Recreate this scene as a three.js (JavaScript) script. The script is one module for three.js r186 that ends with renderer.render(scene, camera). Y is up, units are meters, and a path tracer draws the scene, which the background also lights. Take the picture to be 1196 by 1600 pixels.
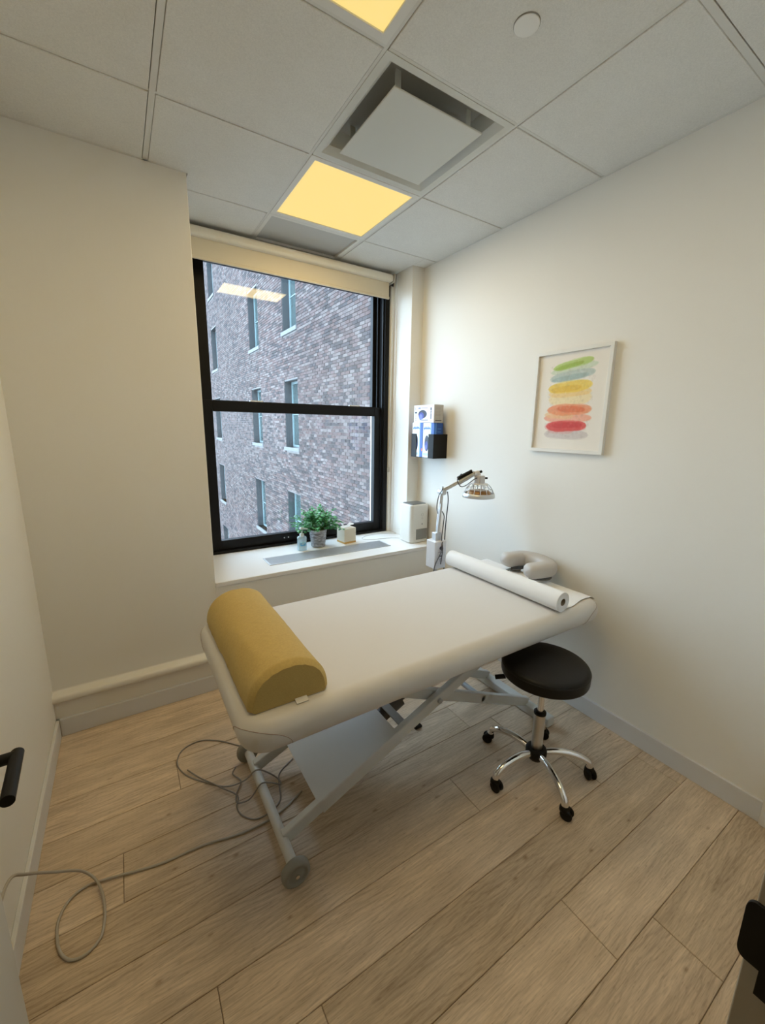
import * as THREE from 'three';
import { RoundedBoxGeometry } from 'three/addons/geometries/RoundedBoxGeometry.js';
import { mergeGeometries, mergeVertices } from 'three/addons/utils/BufferGeometryUtils.js';
import { RectAreaLightUniformsLib } from 'three/addons/lights/RectAreaLightUniformsLib.js';

// ---------------------------------------------------------------- camera, sky, lights, exposure
const scene = new THREE.Scene();
const camera = new THREE.PerspectiveCamera(102.68, 1196 / 1600, 0.02, 200);
camera.rotation.order = 'YXZ';
camera.position.set(-0.2176, 1.5379, 1.3166);
camera.rotation.set(-0.2026, -0.5668, 0.0151);

const renderer = new THREE.WebGLRenderer({ antialias: true });
renderer.toneMapping = THREE.LinearToneMapping;
renderer.toneMappingExposure = 1.04;
renderer.shadowMap.enabled = true;

scene.background = new THREE.Color().setRGB(0.66, 0.90, 1.14);   // even overcast sky
scene.backgroundIntensity = 8.2;

RectAreaLightUniformsLib.init();
const PANEL_LIGHT = { color: new THREE.Color().setRGB(1.0, 0.76, 0.38), intensity: 8.7 };
const PANEL_GLOW = new THREE.Color().setRGB(0.94, 0.70, 0.23);

// ---------------------------------------------------------------- measures of the room (metres)
const H = 2.71, T = 0.6096;
const XL = -0.617, XR = 3 * T, ZP = -1.073, ZF = 1.24, XP = 0.17, ZW = -1.62, SILL = 0.65;

// ---------------------------------------------------------------- helpers
function rng(seed) { let a = seed >>> 0; return () => { a = (a + 0x6D2B79F5) | 0; let t = Math.imul(a ^ (a >>> 15), 1 | a); t = (t + Math.imul(t ^ (t >>> 7), 61 | t)) ^ t; return ((t ^ (t >>> 14)) >>> 0) / 4294967296; }; }
function hash2(x, y, s) { let h = Math.imul(x | 0, 374761393) + Math.imul(y | 0, 668265263) + Math.imul(s | 0, 974634777); h = Math.imul(h ^ (h >>> 13), 1274126177); return ((h ^ (h >>> 16)) >>> 0) / 4294967296; }
function vnoise(x, y, s, px = 0, py = 0) {   // value noise, optional period
  const xi = Math.floor(x), yi = Math.floor(y), fx = x - xi, fy = y - yi;
  const u = fx * fx * (3 - 2 * fx), v = fy * fy * (3 - 2 * fy);
  const w = (i, p) => p ? ((i % p) + p) % p : i;
  const a = hash2(w(xi, px), w(yi, py), s), b = hash2(w(xi + 1, px), w(yi, py), s), c = hash2(w(xi, px), w(yi + 1, py), s), d = hash2(w(xi + 1, px), w(yi + 1, py), s);
  return a + (b - a) * u + (c - a) * v + (a - b - c + d) * u * v;
}
const lerp = (a, b, t) => a + (b - a) * t, clamp = (x, a = 0, b = 1) => Math.min(b, Math.max(a, x));
const sstep = (a, b, x) => { const t = clamp((x - a) / (b - a)); return t * t * (3 - 2 * t); };

function dataTex(w, h, fn, srgb = true, repeat = true) {
  const d = new Uint8Array(w * h * 4);
  for (let j = 0; j < h; j++) for (let i = 0; i < w; i++) {
    const c = fn(i, j), k = (j * w + i) * 4;
    d[k] = clamp(c[0], 0, 255); d[k + 1] = clamp(c[1], 0, 255); d[k + 2] = clamp(c[2], 0, 255); d[k + 3] = 255;
  }
  const t = new THREE.DataTexture(d, w, h, THREE.RGBAFormat);
  t.magFilter = THREE.LinearFilter; t.minFilter = THREE.LinearMipmapLinearFilter; t.generateMipmaps = true;
  if (repeat) t.wrapS = t.wrapT = THREE.RepeatWrapping;
  if (srgb) t.colorSpace = THREE.SRGBColorSpace;
  t.needsUpdate = true;
  return t;
}
function canvasTex(w, h, draw) {
  const c = document.createElement('canvas'); c.width = w; c.height = h;
  draw(c.getContext('2d'), w, h);
  const t = new THREE.CanvasTexture(c); t.colorSpace = THREE.SRGBColorSpace; t.anisotropy = 8;
  return t;
}
const std = (color, roughness = 0.6, extra = {}) => new THREE.MeshStandardMaterial({ color, roughness, ...extra });
const phys = (color, roughness = 0.6, extra = {}) => new THREE.MeshPhysicalMaterial({ color, roughness, ...extra });
const lin = (r, g, b) => new THREE.Color().setRGB(r, g, b);

const taken = new Map();
function numbered(n) { const k = taken.get(n) || 0; taken.set(n, k + 1); return k ? n + '_' + String(k).padStart(3, '0') : n; }
function mesh(name, geo, mat, parent = scene, label) {
  const m = new THREE.Mesh(geo, mat);
  m.name = parent === scene ? numbered(name) : name;
  m.castShadow = m.receiveShadow = true;
  if (label) m.userData.label = label;
  parent.add(m);
  return m;
}
function tag(o, label, category, kind, group) {
  o.userData.label = label; o.userData.category = category;
  if (kind) o.userData.kind = kind;
  if (group) o.userData.group = group;
  return o;
}
function thing(name, label, category, [x, y, z] = [0, 0, 0], turn = 0, group) {
  const o = new THREE.Group(); o.name = numbered(name); scene.add(o);
  o.position.set(x, y, z); o.rotation.y = turn;
  return tag(o, label, category, null, group);
}
function structure(name, label, category, geo, mat) { return tag(mesh(name, geo, mat), label, category, 'structure'); }
function box(x0, x1, y0, y1, z0, z1, r = 0, seg = 2) {
  const w = x1 - x0, h = y1 - y0, d = z1 - z0;
  const g = r ? new RoundedBoxGeometry(w, h, d, seg, Math.min(r, w / 2.02, h / 2.02, d / 2.02)) : new THREE.BoxGeometry(w, h, d);
  g.translate((x0 + x1) / 2, (y0 + y1) / 2, (z0 + z1) / 2);
  return g;
}
function cyl(r0, r1, h, seg = 24, open = false) { return new THREE.CylinderGeometry(r0, r1, h, seg, 1, open); }
function rod(a, b, r, seg = 14) {           // cylinder from a to b
  const A = new THREE.Vector3(...a), B = new THREE.Vector3(...b), d = B.clone().sub(A);
  const g = new THREE.CylinderGeometry(r, r, d.length(), seg);
  g.applyQuaternion(new THREE.Quaternion().setFromUnitVectors(new THREE.Vector3(0, 1, 0), d.clone().normalize()));
  g.translate(...A.add(B).multiplyScalar(0.5).toArray());
  return g;
}
function tube(pts, r, n = 60, rad = 8, closed = false) {
  const c = new THREE.CatmullRomCurve3(pts.map((p) => new THREE.Vector3(...p)), closed, 'centripetal');
  return new THREE.TubeGeometry(c, n, r, rad, closed);
}
function lathe(pts, seg = 40) { return new THREE.LatheGeometry(pts.map((p) => new THREE.Vector2(...p)), seg); }
function norm(g) { const o = g.index ? g.toNonIndexed() : g; for (const k of Object.keys(o.attributes)) if (!['position', 'normal', 'uv'].includes(k)) o.deleteAttribute(k); if (!o.attributes.uv) o.setAttribute('uv', new THREE.Float32BufferAttribute(new Float32Array(o.attributes.position.count * 2), 2)); return o; }
function merge(list) { return mergeGeometries(list.map(norm)); }
// a slab whose visible face (top, or bottom when down = true) has chamfered edges
function slab(x0, x1, z0, z1, y, th, ch, down = false, drop = ch, uvAt = (x, z) => [x, z]) {
  const s = down ? -1 : 1, P = [], U = [];
  const ring = (i, yy) => [[x0 + i, yy, z0 + i], [x1 - i, yy, z0 + i], [x1 - i, yy, z1 - i], [x0 + i, yy, z1 - i]];
  const R = [ring(0, y - s * th), ring(0, y - s * drop), ring(ch, y)];
  const quad = (a, b, c, d) => { for (const p of (down ? [a, c, b, a, d, c] : [a, b, c, a, c, d])) { P.push(...p); U.push(...uvAt(p[0], p[2])); } };
  for (let k = 0; k < 2; k++) for (let i = 0; i < 4; i++) { const j = (i + 1) % 4; quad(R[k][i], R[k + 1][i], R[k + 1][j], R[k][j]); }
  quad(R[2][0], R[2][3], R[2][2], R[2][1]);
  const g = new THREE.BufferGeometry();
  g.setAttribute('position', new THREE.Float32BufferAttribute(P, 3)); g.setAttribute('uv', new THREE.Float32BufferAttribute(U, 2));
  g.computeVertexNormals();
  return g;
}
// soft upholstered block: rounded in plan (rc) and over its edges (rt top, rb bottom), crowned on top
function cushion(w, d, h, rc, rt, rb, crown = 0, n = 12, m = 10) {
  const outline = (ins) => {
    const r = Math.max(rc - ins, 0.004), hx = w / 2 - ins - r, hz = d / 2 - ins - r, out = [];
    for (let q = 0; q < 4; q++) {
      const cx = [hx, -hx, -hx, hx][q], cz = [hz, hz, -hz, -hz][q];
      for (let i = 0; i <= n; i++) { const a = (q + i / n) * Math.PI / 2; out.push([cx + r * Math.cos(a), cz + r * Math.sin(a)]); }
      const nx = [[-hx, hz + r], [-hx - r, -hz], [hx, -hz - r], [hx + r, hz]][q], last = out[out.length - 1];   // straight run, subdivided
      for (let i = 1; i < 10; i++) out.push([lerp(last[0], nx[0], i / 10), lerp(last[1], nx[1], i / 10)]);
    }
    return out;
  };
  const rows = [];
  rows.push([0.5 * Math.min(w, d) * 0.9, 0]);
  for (let i = 0; i <= m; i++) { const a = i / m * Math.PI / 2; rows.push([rb * (1 - Math.sin(a)), rb * (1 - Math.cos(a))]); }
  for (let i = 0; i <= m; i++) { const a = i / m * Math.PI / 2; rows.push([rt * (1 - Math.cos(a)), h - rt + rt * Math.sin(a)]); }
  const lim = Math.min(w, d) / 2;
  for (let i = 1; i <= 8; i++) { const t = i / 8, ins = lerp(rt, lim * 0.97, t); rows.push([ins, h + crown * (1 - (1 - t) ** 2)]); }
  const P = [], I = [], U = [], N = outline(0).length;
  rows.forEach(([ins, y]) => outline(ins).forEach(([x, z]) => { P.push(x, y, z); U.push(x, z); }));
  for (let k = 0; k < rows.length - 1; k++) for (let i = 0; i < N; i++) { const j = (i + 1) % N, a = k * N + i, b = k * N + j, c = a + N, e = b + N; I.push(a, c, b, b, c, e); }
  for (const k of [0, rows.length - 1]) {
    const c = P.length / 3; P.push(0, rows[k][1], 0); U.push(0, 0);
    for (let i = 0; i < N; i++) { const j = (i + 1) % N; k ? I.push(k * N + i, c, k * N + j) : I.push(k * N + j, c, k * N + i); }
  }
  const g = new THREE.BufferGeometry();
  g.setAttribute('position', new THREE.Float32BufferAttribute(P, 3)); g.setAttribute('uv', new THREE.Float32BufferAttribute(U, 2));
  g.setIndex(I); g.computeVertexNormals();
  return g;
}

// ---------------------------------------------------------------- materials
const paintBump = dataTex(256, 256, (i, j) => { const v = 128 + 60 * (vnoise(i / 5, j / 5, 3, 51, 51) - 0.5) + 50 * (vnoise(i / 11, j / 11, 4, 23, 23) - 0.5); return [v, v, v]; }, false);
paintBump.repeat.set(3, 3);
const M = {
  wall: std(lin(0.80, 0.785, 0.735), 0.62, { bumpMap: paintBump, bumpScale: 0.0004 }),
  trim: std(lin(0.74, 0.73, 0.70), 0.4),
  greyTrim: std(lin(0.66, 0.665, 0.67), 0.45),
  ceilingVoid: std(lin(0.25, 0.25, 0.25), 0.9),
  gridBar: std(lin(0.66, 0.655, 0.62), 0.5),
  whiteMetal: std(lin(0.72, 0.71, 0.67), 0.45),
  black: phys(lin(0.006, 0.006, 0.0065), 0.5, { specularIntensity: 0.45 }),
  blackFrame: phys(lin(0.004, 0.004, 0.0045), 0.45, { specularIntensity: 0.4 }),
  blackVinyl: phys(lin(0.006, 0.006, 0.0065), 0.45, { specularIntensity: 0.5 }),
  chrome: std(lin(0.80, 0.80, 0.80), 0.10, { metalness: 1 }),
  brushed: std(lin(0.62, 0.60, 0.57), 0.32, { metalness: 1 }),
  glazing: new THREE.MeshPhysicalMaterial({ color: 0xffffff, roughness: 0, transmission: 1, thickness: 0, ior: 1.5, specularIntensity: 1 }),
  glass: new THREE.MeshPhysicalMaterial({ color: 0xffffff, roughness: 0, transmission: 1, thickness: 0, ior: 1.5, specularIntensity: 1 }),
};

// ---------------------------------------------------------------- floor: oak boards
{
  const W = 2048, HH = 192, variants = [];
  for (let v = 0; v < 5; v++) {
    const R = rng(100 + v * 17), cat = R() * 0.6 + 0.2, cx = R() * W, tone = (R() - 0.5) * 16, knots = [];
    for (let k = 0; k < 4; k++) knots.push([R() * W, 20 + R() * (HH - 40), 3 + R() * 5, 12 + R() * 18]);
    variants.push(dataTex(W, HH, (i, j) => {
      const x = i, y = j, s = v * 31 + 7;
      const warp = (vnoise(x / 170.667, y / 60, s, 12) - 0.5) * 11 + (vnoise(x / 64, y / 24, s + 1, 32) - 0.5) * 3;
      let yy = y + warp;
      let dx = Math.abs(x - cx); dx = Math.min(dx, W - dx);
      const arch = (yy - HH * cat) / HH, ringv = Math.abs(arch) * 10 + (dx / W) * 11 + vnoise(x / 32, y / 12, s + 2, 64) * 0.5;
      const rings = Math.pow(0.5 + 0.5 * Math.sin(ringv * 6.283), 3) * sstep(0.46, 0.1, dx / W);
      const fine = vnoise(x / 32, yy / 1.5, s + 3, 64), fine2 = vnoise(x / 85.333, yy / 2.8, s + 4, 24), coarse = vnoise(x / 204.8, yy / 22, s + 5, 10);
      const pore = Math.pow(vnoise(x / 16, yy / 1.2, s + 6, 128), 6);
      const blotch = vnoise(x / 93.09, y / 38, s + 8, 22);
      let t = 0.30 * (fine - 0.5) + 0.26 * (fine2 - 0.5) + 0.30 * (coarse - 0.5) + 0.22 * (blotch - 0.5) - 0.20 * rings - 0.45 * pore;
      let dk = 0;
      for (const [kx, ky, kr, kl] of knots) { const ex = (x - kx) / (kr + kl * 0.25), ey = (y - ky) / kr, e = ex * ex + ey * ey; dk = Math.max(dk, Math.exp(-e * 1.3) * (0.5 + 0.6 * vnoise(x / 4, y / 3, s + 9))); }
      t -= dk * 0.75;
      const r = 201 + tone + t * 68, g = 180 + tone + t * 66 - dk * 4, b = 154 + tone * 1.1 + t * 62 - dk * 8;
      return [r, g, b];
    }));
  }
  const bumps = variants.map((t) => { const d = t.image.data; const b = dataTex(W / 2, HH / 2, (i, j) => { const v = d[((j * 2) * W + i * 2) * 4 + 1]; return [v, v, v]; }, false); return b; });
  const mats = variants.map((t, i) => std(0xffffff, 0.50, { map: t, bumpMap: bumps[i], bumpScale: 0.0006 }));
  const floor = structure('floor', 'oak plank floor of pale greige boards laid across the room', 'floor', box(XL - 0.1, XR + 0.1, -0.12, -0.012, -1.2, 2.9), std(lin(0.045, 0.033, 0.022), 0.9));
  const P = 0.1878, R = rng(5), joints = { 12: [1.095], 11: [0.886, -0.95], 10: [0.1, 1.75], 9: [-0.132, 1.45], 8: [0.891], 7: [0.15, 1.35], 6: [-0.35, 1.2], 5: [0.55], 4: [-0.138, 1.05], 3: [0.40], 2: [1.1], 1: [0.6] };
  for (let k = 0; k < 22; k++) {
    const z0 = 1.109 + (k - 12) * P, z1 = z0 + P; // board row k = 12 begins at 1.109 - its far seam
    const za = Math.max(z0 - P, -1.075), zb = z1 - P;
    if (zb < -1.07) continue;
    const cuts = [XL - 0.01, ...((joints[k] || [lerp(-0.4, 1.6, R())]).slice().sort((a, b) => a - b)), XR + 0.01].filter((x, i, a) => i === 0 || i === a.length - 1 || (x > XL + 0.05 && x < XR - 0.05));
    for (let c = 0; c < cuts.length - 1; c++) {
      const off = R() * 2, fl = R() < 0.5 ? 1 : -1, vi = Math.floor(R() * 5);
      mesh('plank', slab(cuts[c] + 0.0007, cuts[c + 1] - 0.0007, za + 0.0007, zb - 0.0007, 0, 0.0125, 0.0016, false, 0.0016, (x, z) => [(x * fl) / 2.05 + off, (z - za) / P]), mats[vi], floor);
    }
  }
}

// ---------------------------------------------------------------- walls
{
  // left wall, right wall, pier and window wall, door wall, passage behind the camera
  structure('wall_left', 'plain cream painted wall behind the open door', 'wall', box(XL - 0.12, XL, -0.02, 2.85, ZP - 0.2, ZF + 0.12), M.wall);
  structure('wall_right', 'long cream painted wall that carries the framed print', 'wall', box(XR, XR + 0.12, -0.02, 2.85, -1.9, ZF + 0.12), M.wall);
  structure('wall_back', 'broad cream painted pier beside the window', 'wall', box(XL - 0.12, XP, -0.02, 2.85, -1.9, ZP, 0.003, 1), M.wall);
  structure('wall_under_window', 'low painted wall under the window sill', 'wall', box(XP, XR, -0.02, 0.622, -1.9, ZP), M.wall);
  structure('wall_over_window', 'painted lintel wall above the roller shade', 'wall', box(XP, XR, 2.63, 2.85, -1.9, ZW), M.wall);
  structure('wall_beside_window', 'narrow painted strip between the window frame and the corner', 'wall', box(1.69, XR, 0.62, 2.66, -1.9, ZW), M.wall);
  structure('wall_corner', 'slim boxed pipe chase in the corner above the sill', 'wall', box(1.722, XR + 0.004, SILL, 2.712, ZW - 0.01, -1.365, 0.004, 1), M.wall);
  const dl = -0.488, dr = 0.43;
  structure('wall_front', 'painted wall beside the doorway', 'wall', merge([box(XL - 0.12, dl - 0.02, -0.02, 2.85, ZF, ZF + 0.12), box(dr + 0.02, XR + 0.12, -0.02, 2.85, ZF, ZF + 0.12), box(dl - 0.02, dr + 0.02, 2.06, 2.85, ZF, ZF + 0.12)]), M.wall);
  const pass = std(lin(0.45, 0.41, 0.35), 0.7);
  structure('wall_passage', 'painted passage walls outside the doorway', 'wall', merge([box(XL - 0.12, XL, -0.02, 2.85, ZF + 0.12, 2.9), box(XR, XR + 0.12, -0.02, 2.85, ZF + 0.12, 2.9), box(XL - 0.12, XR + 0.12, -0.02, 2.85, 2.8, 2.92)]), pass);
  // door jamb and strike
  const jamb = structure('trim_1', 'brownish painted door jamb with a black strike plate', 'door jamb', merge([box(dr, dr + 0.02, 0, 2.06, ZF - 0.014, ZF + 0.135, 0.002, 1), box(dr + 0.0205, dr + 0.075, 0, 2.1, ZF - 0.014, ZF - 0.0002, 0.002, 1)]), std(lin(0.42, 0.37, 0.29), 0.5));
  const plate = new THREE.Shape(); plate.moveTo(-0.002, 0.085); plate.lineTo(-0.002, 0.046); plate.lineTo(-0.018, 0.046); plate.quadraticCurveTo(-0.027, 0.044, -0.027, 0.030); plate.lineTo(-0.027, -0.030); plate.quadraticCurveTo(-0.027, -0.044, -0.018, -0.046); plate.lineTo(-0.002, -0.046); plate.lineTo(-0.002, -0.085); plate.lineTo(0.045, -0.085); plate.lineTo(0.045, 0.085);
  const pg = new THREE.ExtrudeGeometry(plate, { depth: 0.004, bevelEnabled: true, bevelSize: 0.0008, bevelThickness: 0.0008, bevelSegments: 2 });
  pg.rotateY(Math.PI / 2); pg.scale(1, 1, -1); 
  const idx = pg.index; if (idx) { for (let i = 0; i < idx.count; i += 3) { const a = idx.getX(i); idx.setX(i, idx.getX(i + 1)); idx.setX(i + 1, a); } } else { const p = pg.attributes.position, n = pg.attributes.normal; for (let i = 0; i < p.count; i += 3) for (const at of [p, n]) { const a = [at.getX(i), at.getY(i), at.getZ(i)]; at.setXYZ(i, at.getX(i + 1), at.getY(i + 1), at.getZ(i + 1)); at.setXYZ(i + 1, ...a); } }
  pg.translate(dr - 0.004, 0.893, ZF + 0.006);
  mesh('strike_plate', pg, M.black, jamb, 'black metal strike plate');
  structure('trim_2', 'flat white casing board at the end of the long wall', 'door casing', box(XR - 0.024, XR, 0, 2.1, 0.985, 1.075, 0.003, 1), M.trim);
  structure('trim_3', 'white door frame post on the hinge side', 'door jamb', box(dl - 0.02, dl, 0, 2.06, ZF - 0.006, ZF + 0.135, 0.002, 1), M.trim);
  // baseboards
  const bb = (name, label, g) => structure(name, label, 'baseboard', g, M.greyTrim);
  bb('baseboard_left', 'grey white baseboard along the wall by the door', box(XL, XL + 0.014, 0, 0.096, -1.034, ZF, 0.003, 2));
  bb('baseboard_right', 'grey white baseboard along the wall with the print', box(XR - 0.014, XR, 0, 0.096, ZP + 0.001, 0.985, 0.003, 2));
  bb('baseboard_front', 'grey white baseboard beside the doorway', box(0.506, XR - 0.026, 0, 0.096, ZF - 0.014, ZF, 0.003, 2));
  bb('baseboard_back', 'grey white baseboard at the foot of the pier', box(XL + 0.014, XR - 0.014, 0, 0.094, ZP, -1.034, 0.003, 2));
  const sh = new THREE.Shape(); sh.moveTo(0, 0.094); sh.lineTo(0.026, 0.094); sh.lineTo(0.030, 0.185); sh.quadraticCurveTo(0.052, 0.186, 0.052, 0.206); sh.quadraticCurveTo(0.052, 0.226, 0.030, 0.227); sh.lineTo(0.012, 0.229); sh.quadraticCurveTo(0.002, 0.23, 0, 0.236);
  const pl = new THREE.ExtrudeGeometry(sh, { depth: XP - 0.001 - (XL + 0.0), bevelEnabled: false, curveSegments: 8 });
  pl.rotateY(-Math.PI / 2); pl.translate(XP - 0.001, 0, ZP);
  structure('trim_4', 'old cream plinth board with a rounded bead along the pier', 'plinth', pl, std(lin(0.76, 0.74, 0.68), 0.4));
}

// ---------------------------------------------------------------- suspended ceiling
{
  const fissure = dataTex(512, 512, (i, j) => {
    const n = vnoise(i / 3, j / 3, 11, 171, 171), f = vnoise(i / 1.5, j / 1.5, 12, 341, 341), c = vnoise(i / 40, j / 40, 13, 13, 13);
    const v = 243 + (n - 0.5) * 10 + (f - 0.5) * 12 + (c - 0.5) * 3 - (n > 0.86 ? 14 * (n - 0.86) / 0.14 : 0);
    return [v, v * 0.995, v * 0.972];
  });
  const tileMat = std(lin(0.80, 0.80, 0.80), 0.95, { map: fissure, bumpMap: fissure, bumpScale: 0.0004 });
  const ceiling = structure('ceiling', 'suspended ceiling of white mineral fibre tiles in a metal grid', 'ceiling', merge([box(XL - 0.12, XR + 0.12, 2.80, 2.95, -1.9, 2.92)]), M.ceilingVoid);
  const xs = [XL, 0, T, 2 * T, XR], zs = [ZF, T, 0, -T, -2 * T, -1.612];
  const uvT = (x, z) => [x / 0.6096, z / 0.6096];
  for (let a = 0; a < 4; a++) for (let b = 0; b < 5; b++) {
    const x0 = xs[a], x1 = xs[a + 1], z1 = zs[b], z0 = zs[b + 1];
    if ((a === 1 && b === 1) || (a === 2 && (b === 2 || b === 3 || b === 4))) continue;      // lights, air diffuser, slot vent
    const gx = (i) => i === 1 ? 0.0125 : 0.0078, gz = (i) => i === 1 ? 0.0125 : 0.0078;
    if (a === 0 && b === 4) continue;                                                         // behind the pier
    if (a === 0 && b === 3) { mesh('ceiling_tile', slab(x0, x1 - gx(1), ZP, z1 - gz(3), H - 0.003, 0.02, 0.002, true, 0.002, uvT), tileMat, ceiling); continue; }
    if (a === 1 && b === 3) {                                                                 // notched around the pier corner
      const s = new THREE.Shape(); const ga = gx(1), gb = gx(2); s.moveTo(x0 + ga, -(z1 - gb)); s.lineTo(x1 - gb, -(z1 - gb)); s.lineTo(x1 - gb, -(z0 + gb)); s.lineTo(XP + 0.006, -(z0 + gb)); s.lineTo(XP + 0.006, -(ZP + 0.001)); s.lineTo(x0 + ga, -(ZP + 0.001));
      const e = new THREE.ExtrudeGeometry(s, { depth: 0.018, bevelEnabled: false }); e.rotateX(-Math.PI / 2); e.translate(0, H - 0.003, 0);
      const u = e.attributes.uv, p = e.attributes.position; for (let i = 0; i < u.count; i++) u.setXY(i, ...uvT(p.getX(i), p.getZ(i)));
      mesh('ceiling_tile', e, tileMat, ceiling); continue;
    }
    if (a === 3 && b === 4) { mesh('ceiling_tile', slab(x0 + gx(3), 1.72, z0, z1 - gz(4), H - 0.003, 0.02, 0.002, true, 0.002, uvT), tileMat, ceiling); mesh('ceiling_tile', slab(1.7205, x1, -1.364, z1 - gz(4), H - 0.003, 0.02, 0.002, true, 0.002, uvT), tileMat, ceiling); continue; }
    const xa = a === 1 && b === 4 ? XP + 0.001 : x0;
    mesh('ceiling_tile', slab(xa + (xa === XL || a === 1 && b === 4 ? 0 : gx(a)), x1 - (a === 3 ? 0 : gx(a + 1)), z0 + (b === 4 ? 0 : gz(b + 1)), z1 - (b === 0 ? 0 : gz(b)), H - 0.003, 0.02, 0.002, true, 0.002, uvT), tileMat, ceiling);
  }
  // grid bars: flanges seen from below
  const bar = (x0, x1, z0, z1, wide) => mesh('grid_bar', merge([box(x0, x1, H + 0.0 - (wide ? 0.0035 : 0), H + 0.004, z0, z1), box((x0 + x1) / 2 - (x1 - x0 > 0.1 ? (x1 - x0) / 2 : 0.001), (x0 + x1) / 2 + (x1 - x0 > 0.1 ? (x1 - x0) / 2 : 0.001), H + 0.004, H + 0.034, (z0 + z1) / 2 - (z1 - z0 > 0.1 ? (z1 - z0) / 2 : 0.001), (z0 + z1) / 2 + (z1 - z0 > 0.1 ? (z1 - z0) / 2 : 0.001))]), M.gridBar, ceiling);
  const w = 0.0105, n = 0.0058;
  bar(-w, w, ZP, ZF, true); bar(T - n, T + n, -1.612, ZF); bar(2 * T - n, 2 * T + n, -1.612, ZF);
  for (const [z, k] of [[T, w], [0, n], [-T, n]]) for (let a = 0; a < 4; a++) bar(xs[a] + (a ? w : 0), xs[a + 1] - (a < 3 ? n : 0), z - k, z + k, k === w);
  for (let a = 1; a < 4; a++) bar(a === 1 ? XP + 0.001 : xs[a] + n, xs[a + 1] - (a < 3 ? n : 0), -2 * T - n, -2 * T + n);
}
function wallAngle(label, g) { structure('trim_5', label, 'wall angle', g, M.gridBar); }
wallAngle('thin metal wall angle where the ceiling tiles end', merge([box(XR - 0.012, XR, H - 0.0035, H - 0.0015, -1.36, ZF), box(XL, XL + 0.012, H - 0.0035, H - 0.0015, ZP, ZF), box(XL, XP, H - 0.0035, H - 0.0015, ZP, ZP + 0.012)]));

// lay-in light panels
function lightPanel(x0, z0, label) {
  const t = thing('ceiling_light', label, 'light panel', [x0 + T / 2, H, z0 + T / 2], 0, 'square ceiling light panels');
  const f = 0.026, h = T / 2 - 0.007;
  const s = new THREE.Shape(); s.moveTo(-h, -h); s.lineTo(h, -h); s.lineTo(h, h); s.lineTo(-h, h);
  const q = h - f, hole = new THREE.Path(); hole.moveTo(-q, -q); hole.lineTo(-q, q); hole.lineTo(q, q); hole.lineTo(q, -q); s.holes.push(hole);
  const fr = new THREE.ExtrudeGeometry(s, { depth: 0.03, bevelEnabled: true, bevelSize: 0.001, bevelThickness: 0.001, bevelSegments: 1 }); fr.rotateX(Math.PI / 2); fr.translate(0, 0.029, 0);
  mesh('frame', fr, M.whiteMetal, t);
  mesh('diffuser', box(-q - 0.004, q + 0.004, 0.003, 0.008, -q - 0.004, q + 0.004), std(0x222222, 0.5, { emissive: PANEL_GLOW, emissiveIntensity: 1 }), t, 'glowing warm yellow diffuser');
  mesh('housing', box(-h, h, 0.0305, 0.06, -h, h), M.whiteMetal, t);
  const l = new THREE.RectAreaLight(PANEL_LIGHT.color, PANEL_LIGHT.intensity, 2 * q, 2 * q);
  l.position.set(x0 + T / 2, H - 0.004, z0 + T / 2); l.lookAt(x0 + T / 2, 0, z0 + T / 2); l.name = 'panel_light'; scene.add(l);
}
lightPanel(T, -2 * T, 'glowing yellow square ceiling light between the air diffuser and the window');
lightPanel(0, 0, 'glowing yellow square ceiling light cut off by the top edge of the picture');

// plaque air diffuser
{
  const t = thing('air_diffuser', 'white square plaque air diffuser in the ceiling', 'air vent', [1.5 * T, H, -T / 2]);
  const sq = (h, y) => [[-h, y, -h], [h, y, -h], [h, y, h], [-h, y, h]];
  const rings = [sq(0.299, 0.012), sq(0.299, -0.002), sq(0.272, -0.002), sq(0.246, 0.022), sq(0.226, 0.075)], P = [];
  for (let k = 0; k < rings.length - 1; k++) for (let i = 0; i < 4; i++) { const j = (i + 1) % 4, a = rings[k][i], b = rings[k][j], c = rings[k + 1][j], d = rings[k + 1][i]; P.push(...a, ...b, ...c, ...a, ...c, ...d); }
  const g = new THREE.BufferGeometry(); g.setAttribute('position', new THREE.Float32BufferAttribute(P, 3)); g.computeVertexNormals();
  const grey = std(lin(0.62, 0.62, 0.57), 0.45, { side: THREE.DoubleSide });
  mesh('frame', g, grey, t); 
  mesh('neck', box(-0.228, 0.228, 0.075, 0.085, -0.228, 0.228), std(lin(0.40, 0.39, 0.35), 0.7), t);
  mesh('plaque', box(-0.212, 0.212, -0.016, -0.010, -0.212, 0.212, 0.003, 2), grey, t);
  for (const [x, z] of [[-0.17, 0.17], [0.17, 0.17], [0.17, -0.17], [-0.17, -0.17]]) mesh('hanger', box(x - 0.012, x + 0.012, -0.012, 0.076, z - 0.002, z + 0.002), grey, t);
}
// slot vent in front of the window
{
  const t = thing('ceiling_vent', 'shallow grey recessed ceiling panel next to the roller shade', 'air vent', [1.5 * T, H, -1.418]);
  const a = std(lin(0.50, 0.50, 0.48), 0.5);
  const hx = T / 2 - 0.007, z0 = -0.192, z1 = 0.192, f = 0.02;
  mesh('frame', merge([box(-hx, hx, 0, 0.02, z1 - f, z1), box(-hx, hx, 0, 0.02, z0, z0 + f), box(-hx, -hx + f, 0, 0.02, z0 + f, z1 - f), box(hx - f, hx, 0, 0.02, z0 + f, z1 - f)]), M.whiteMetal, t);
  mesh('panel', box(-hx + f, hx - f, 0.014, 0.02, z0 + f, z1 - f), a, t, 'dull grey panel');
}
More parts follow.
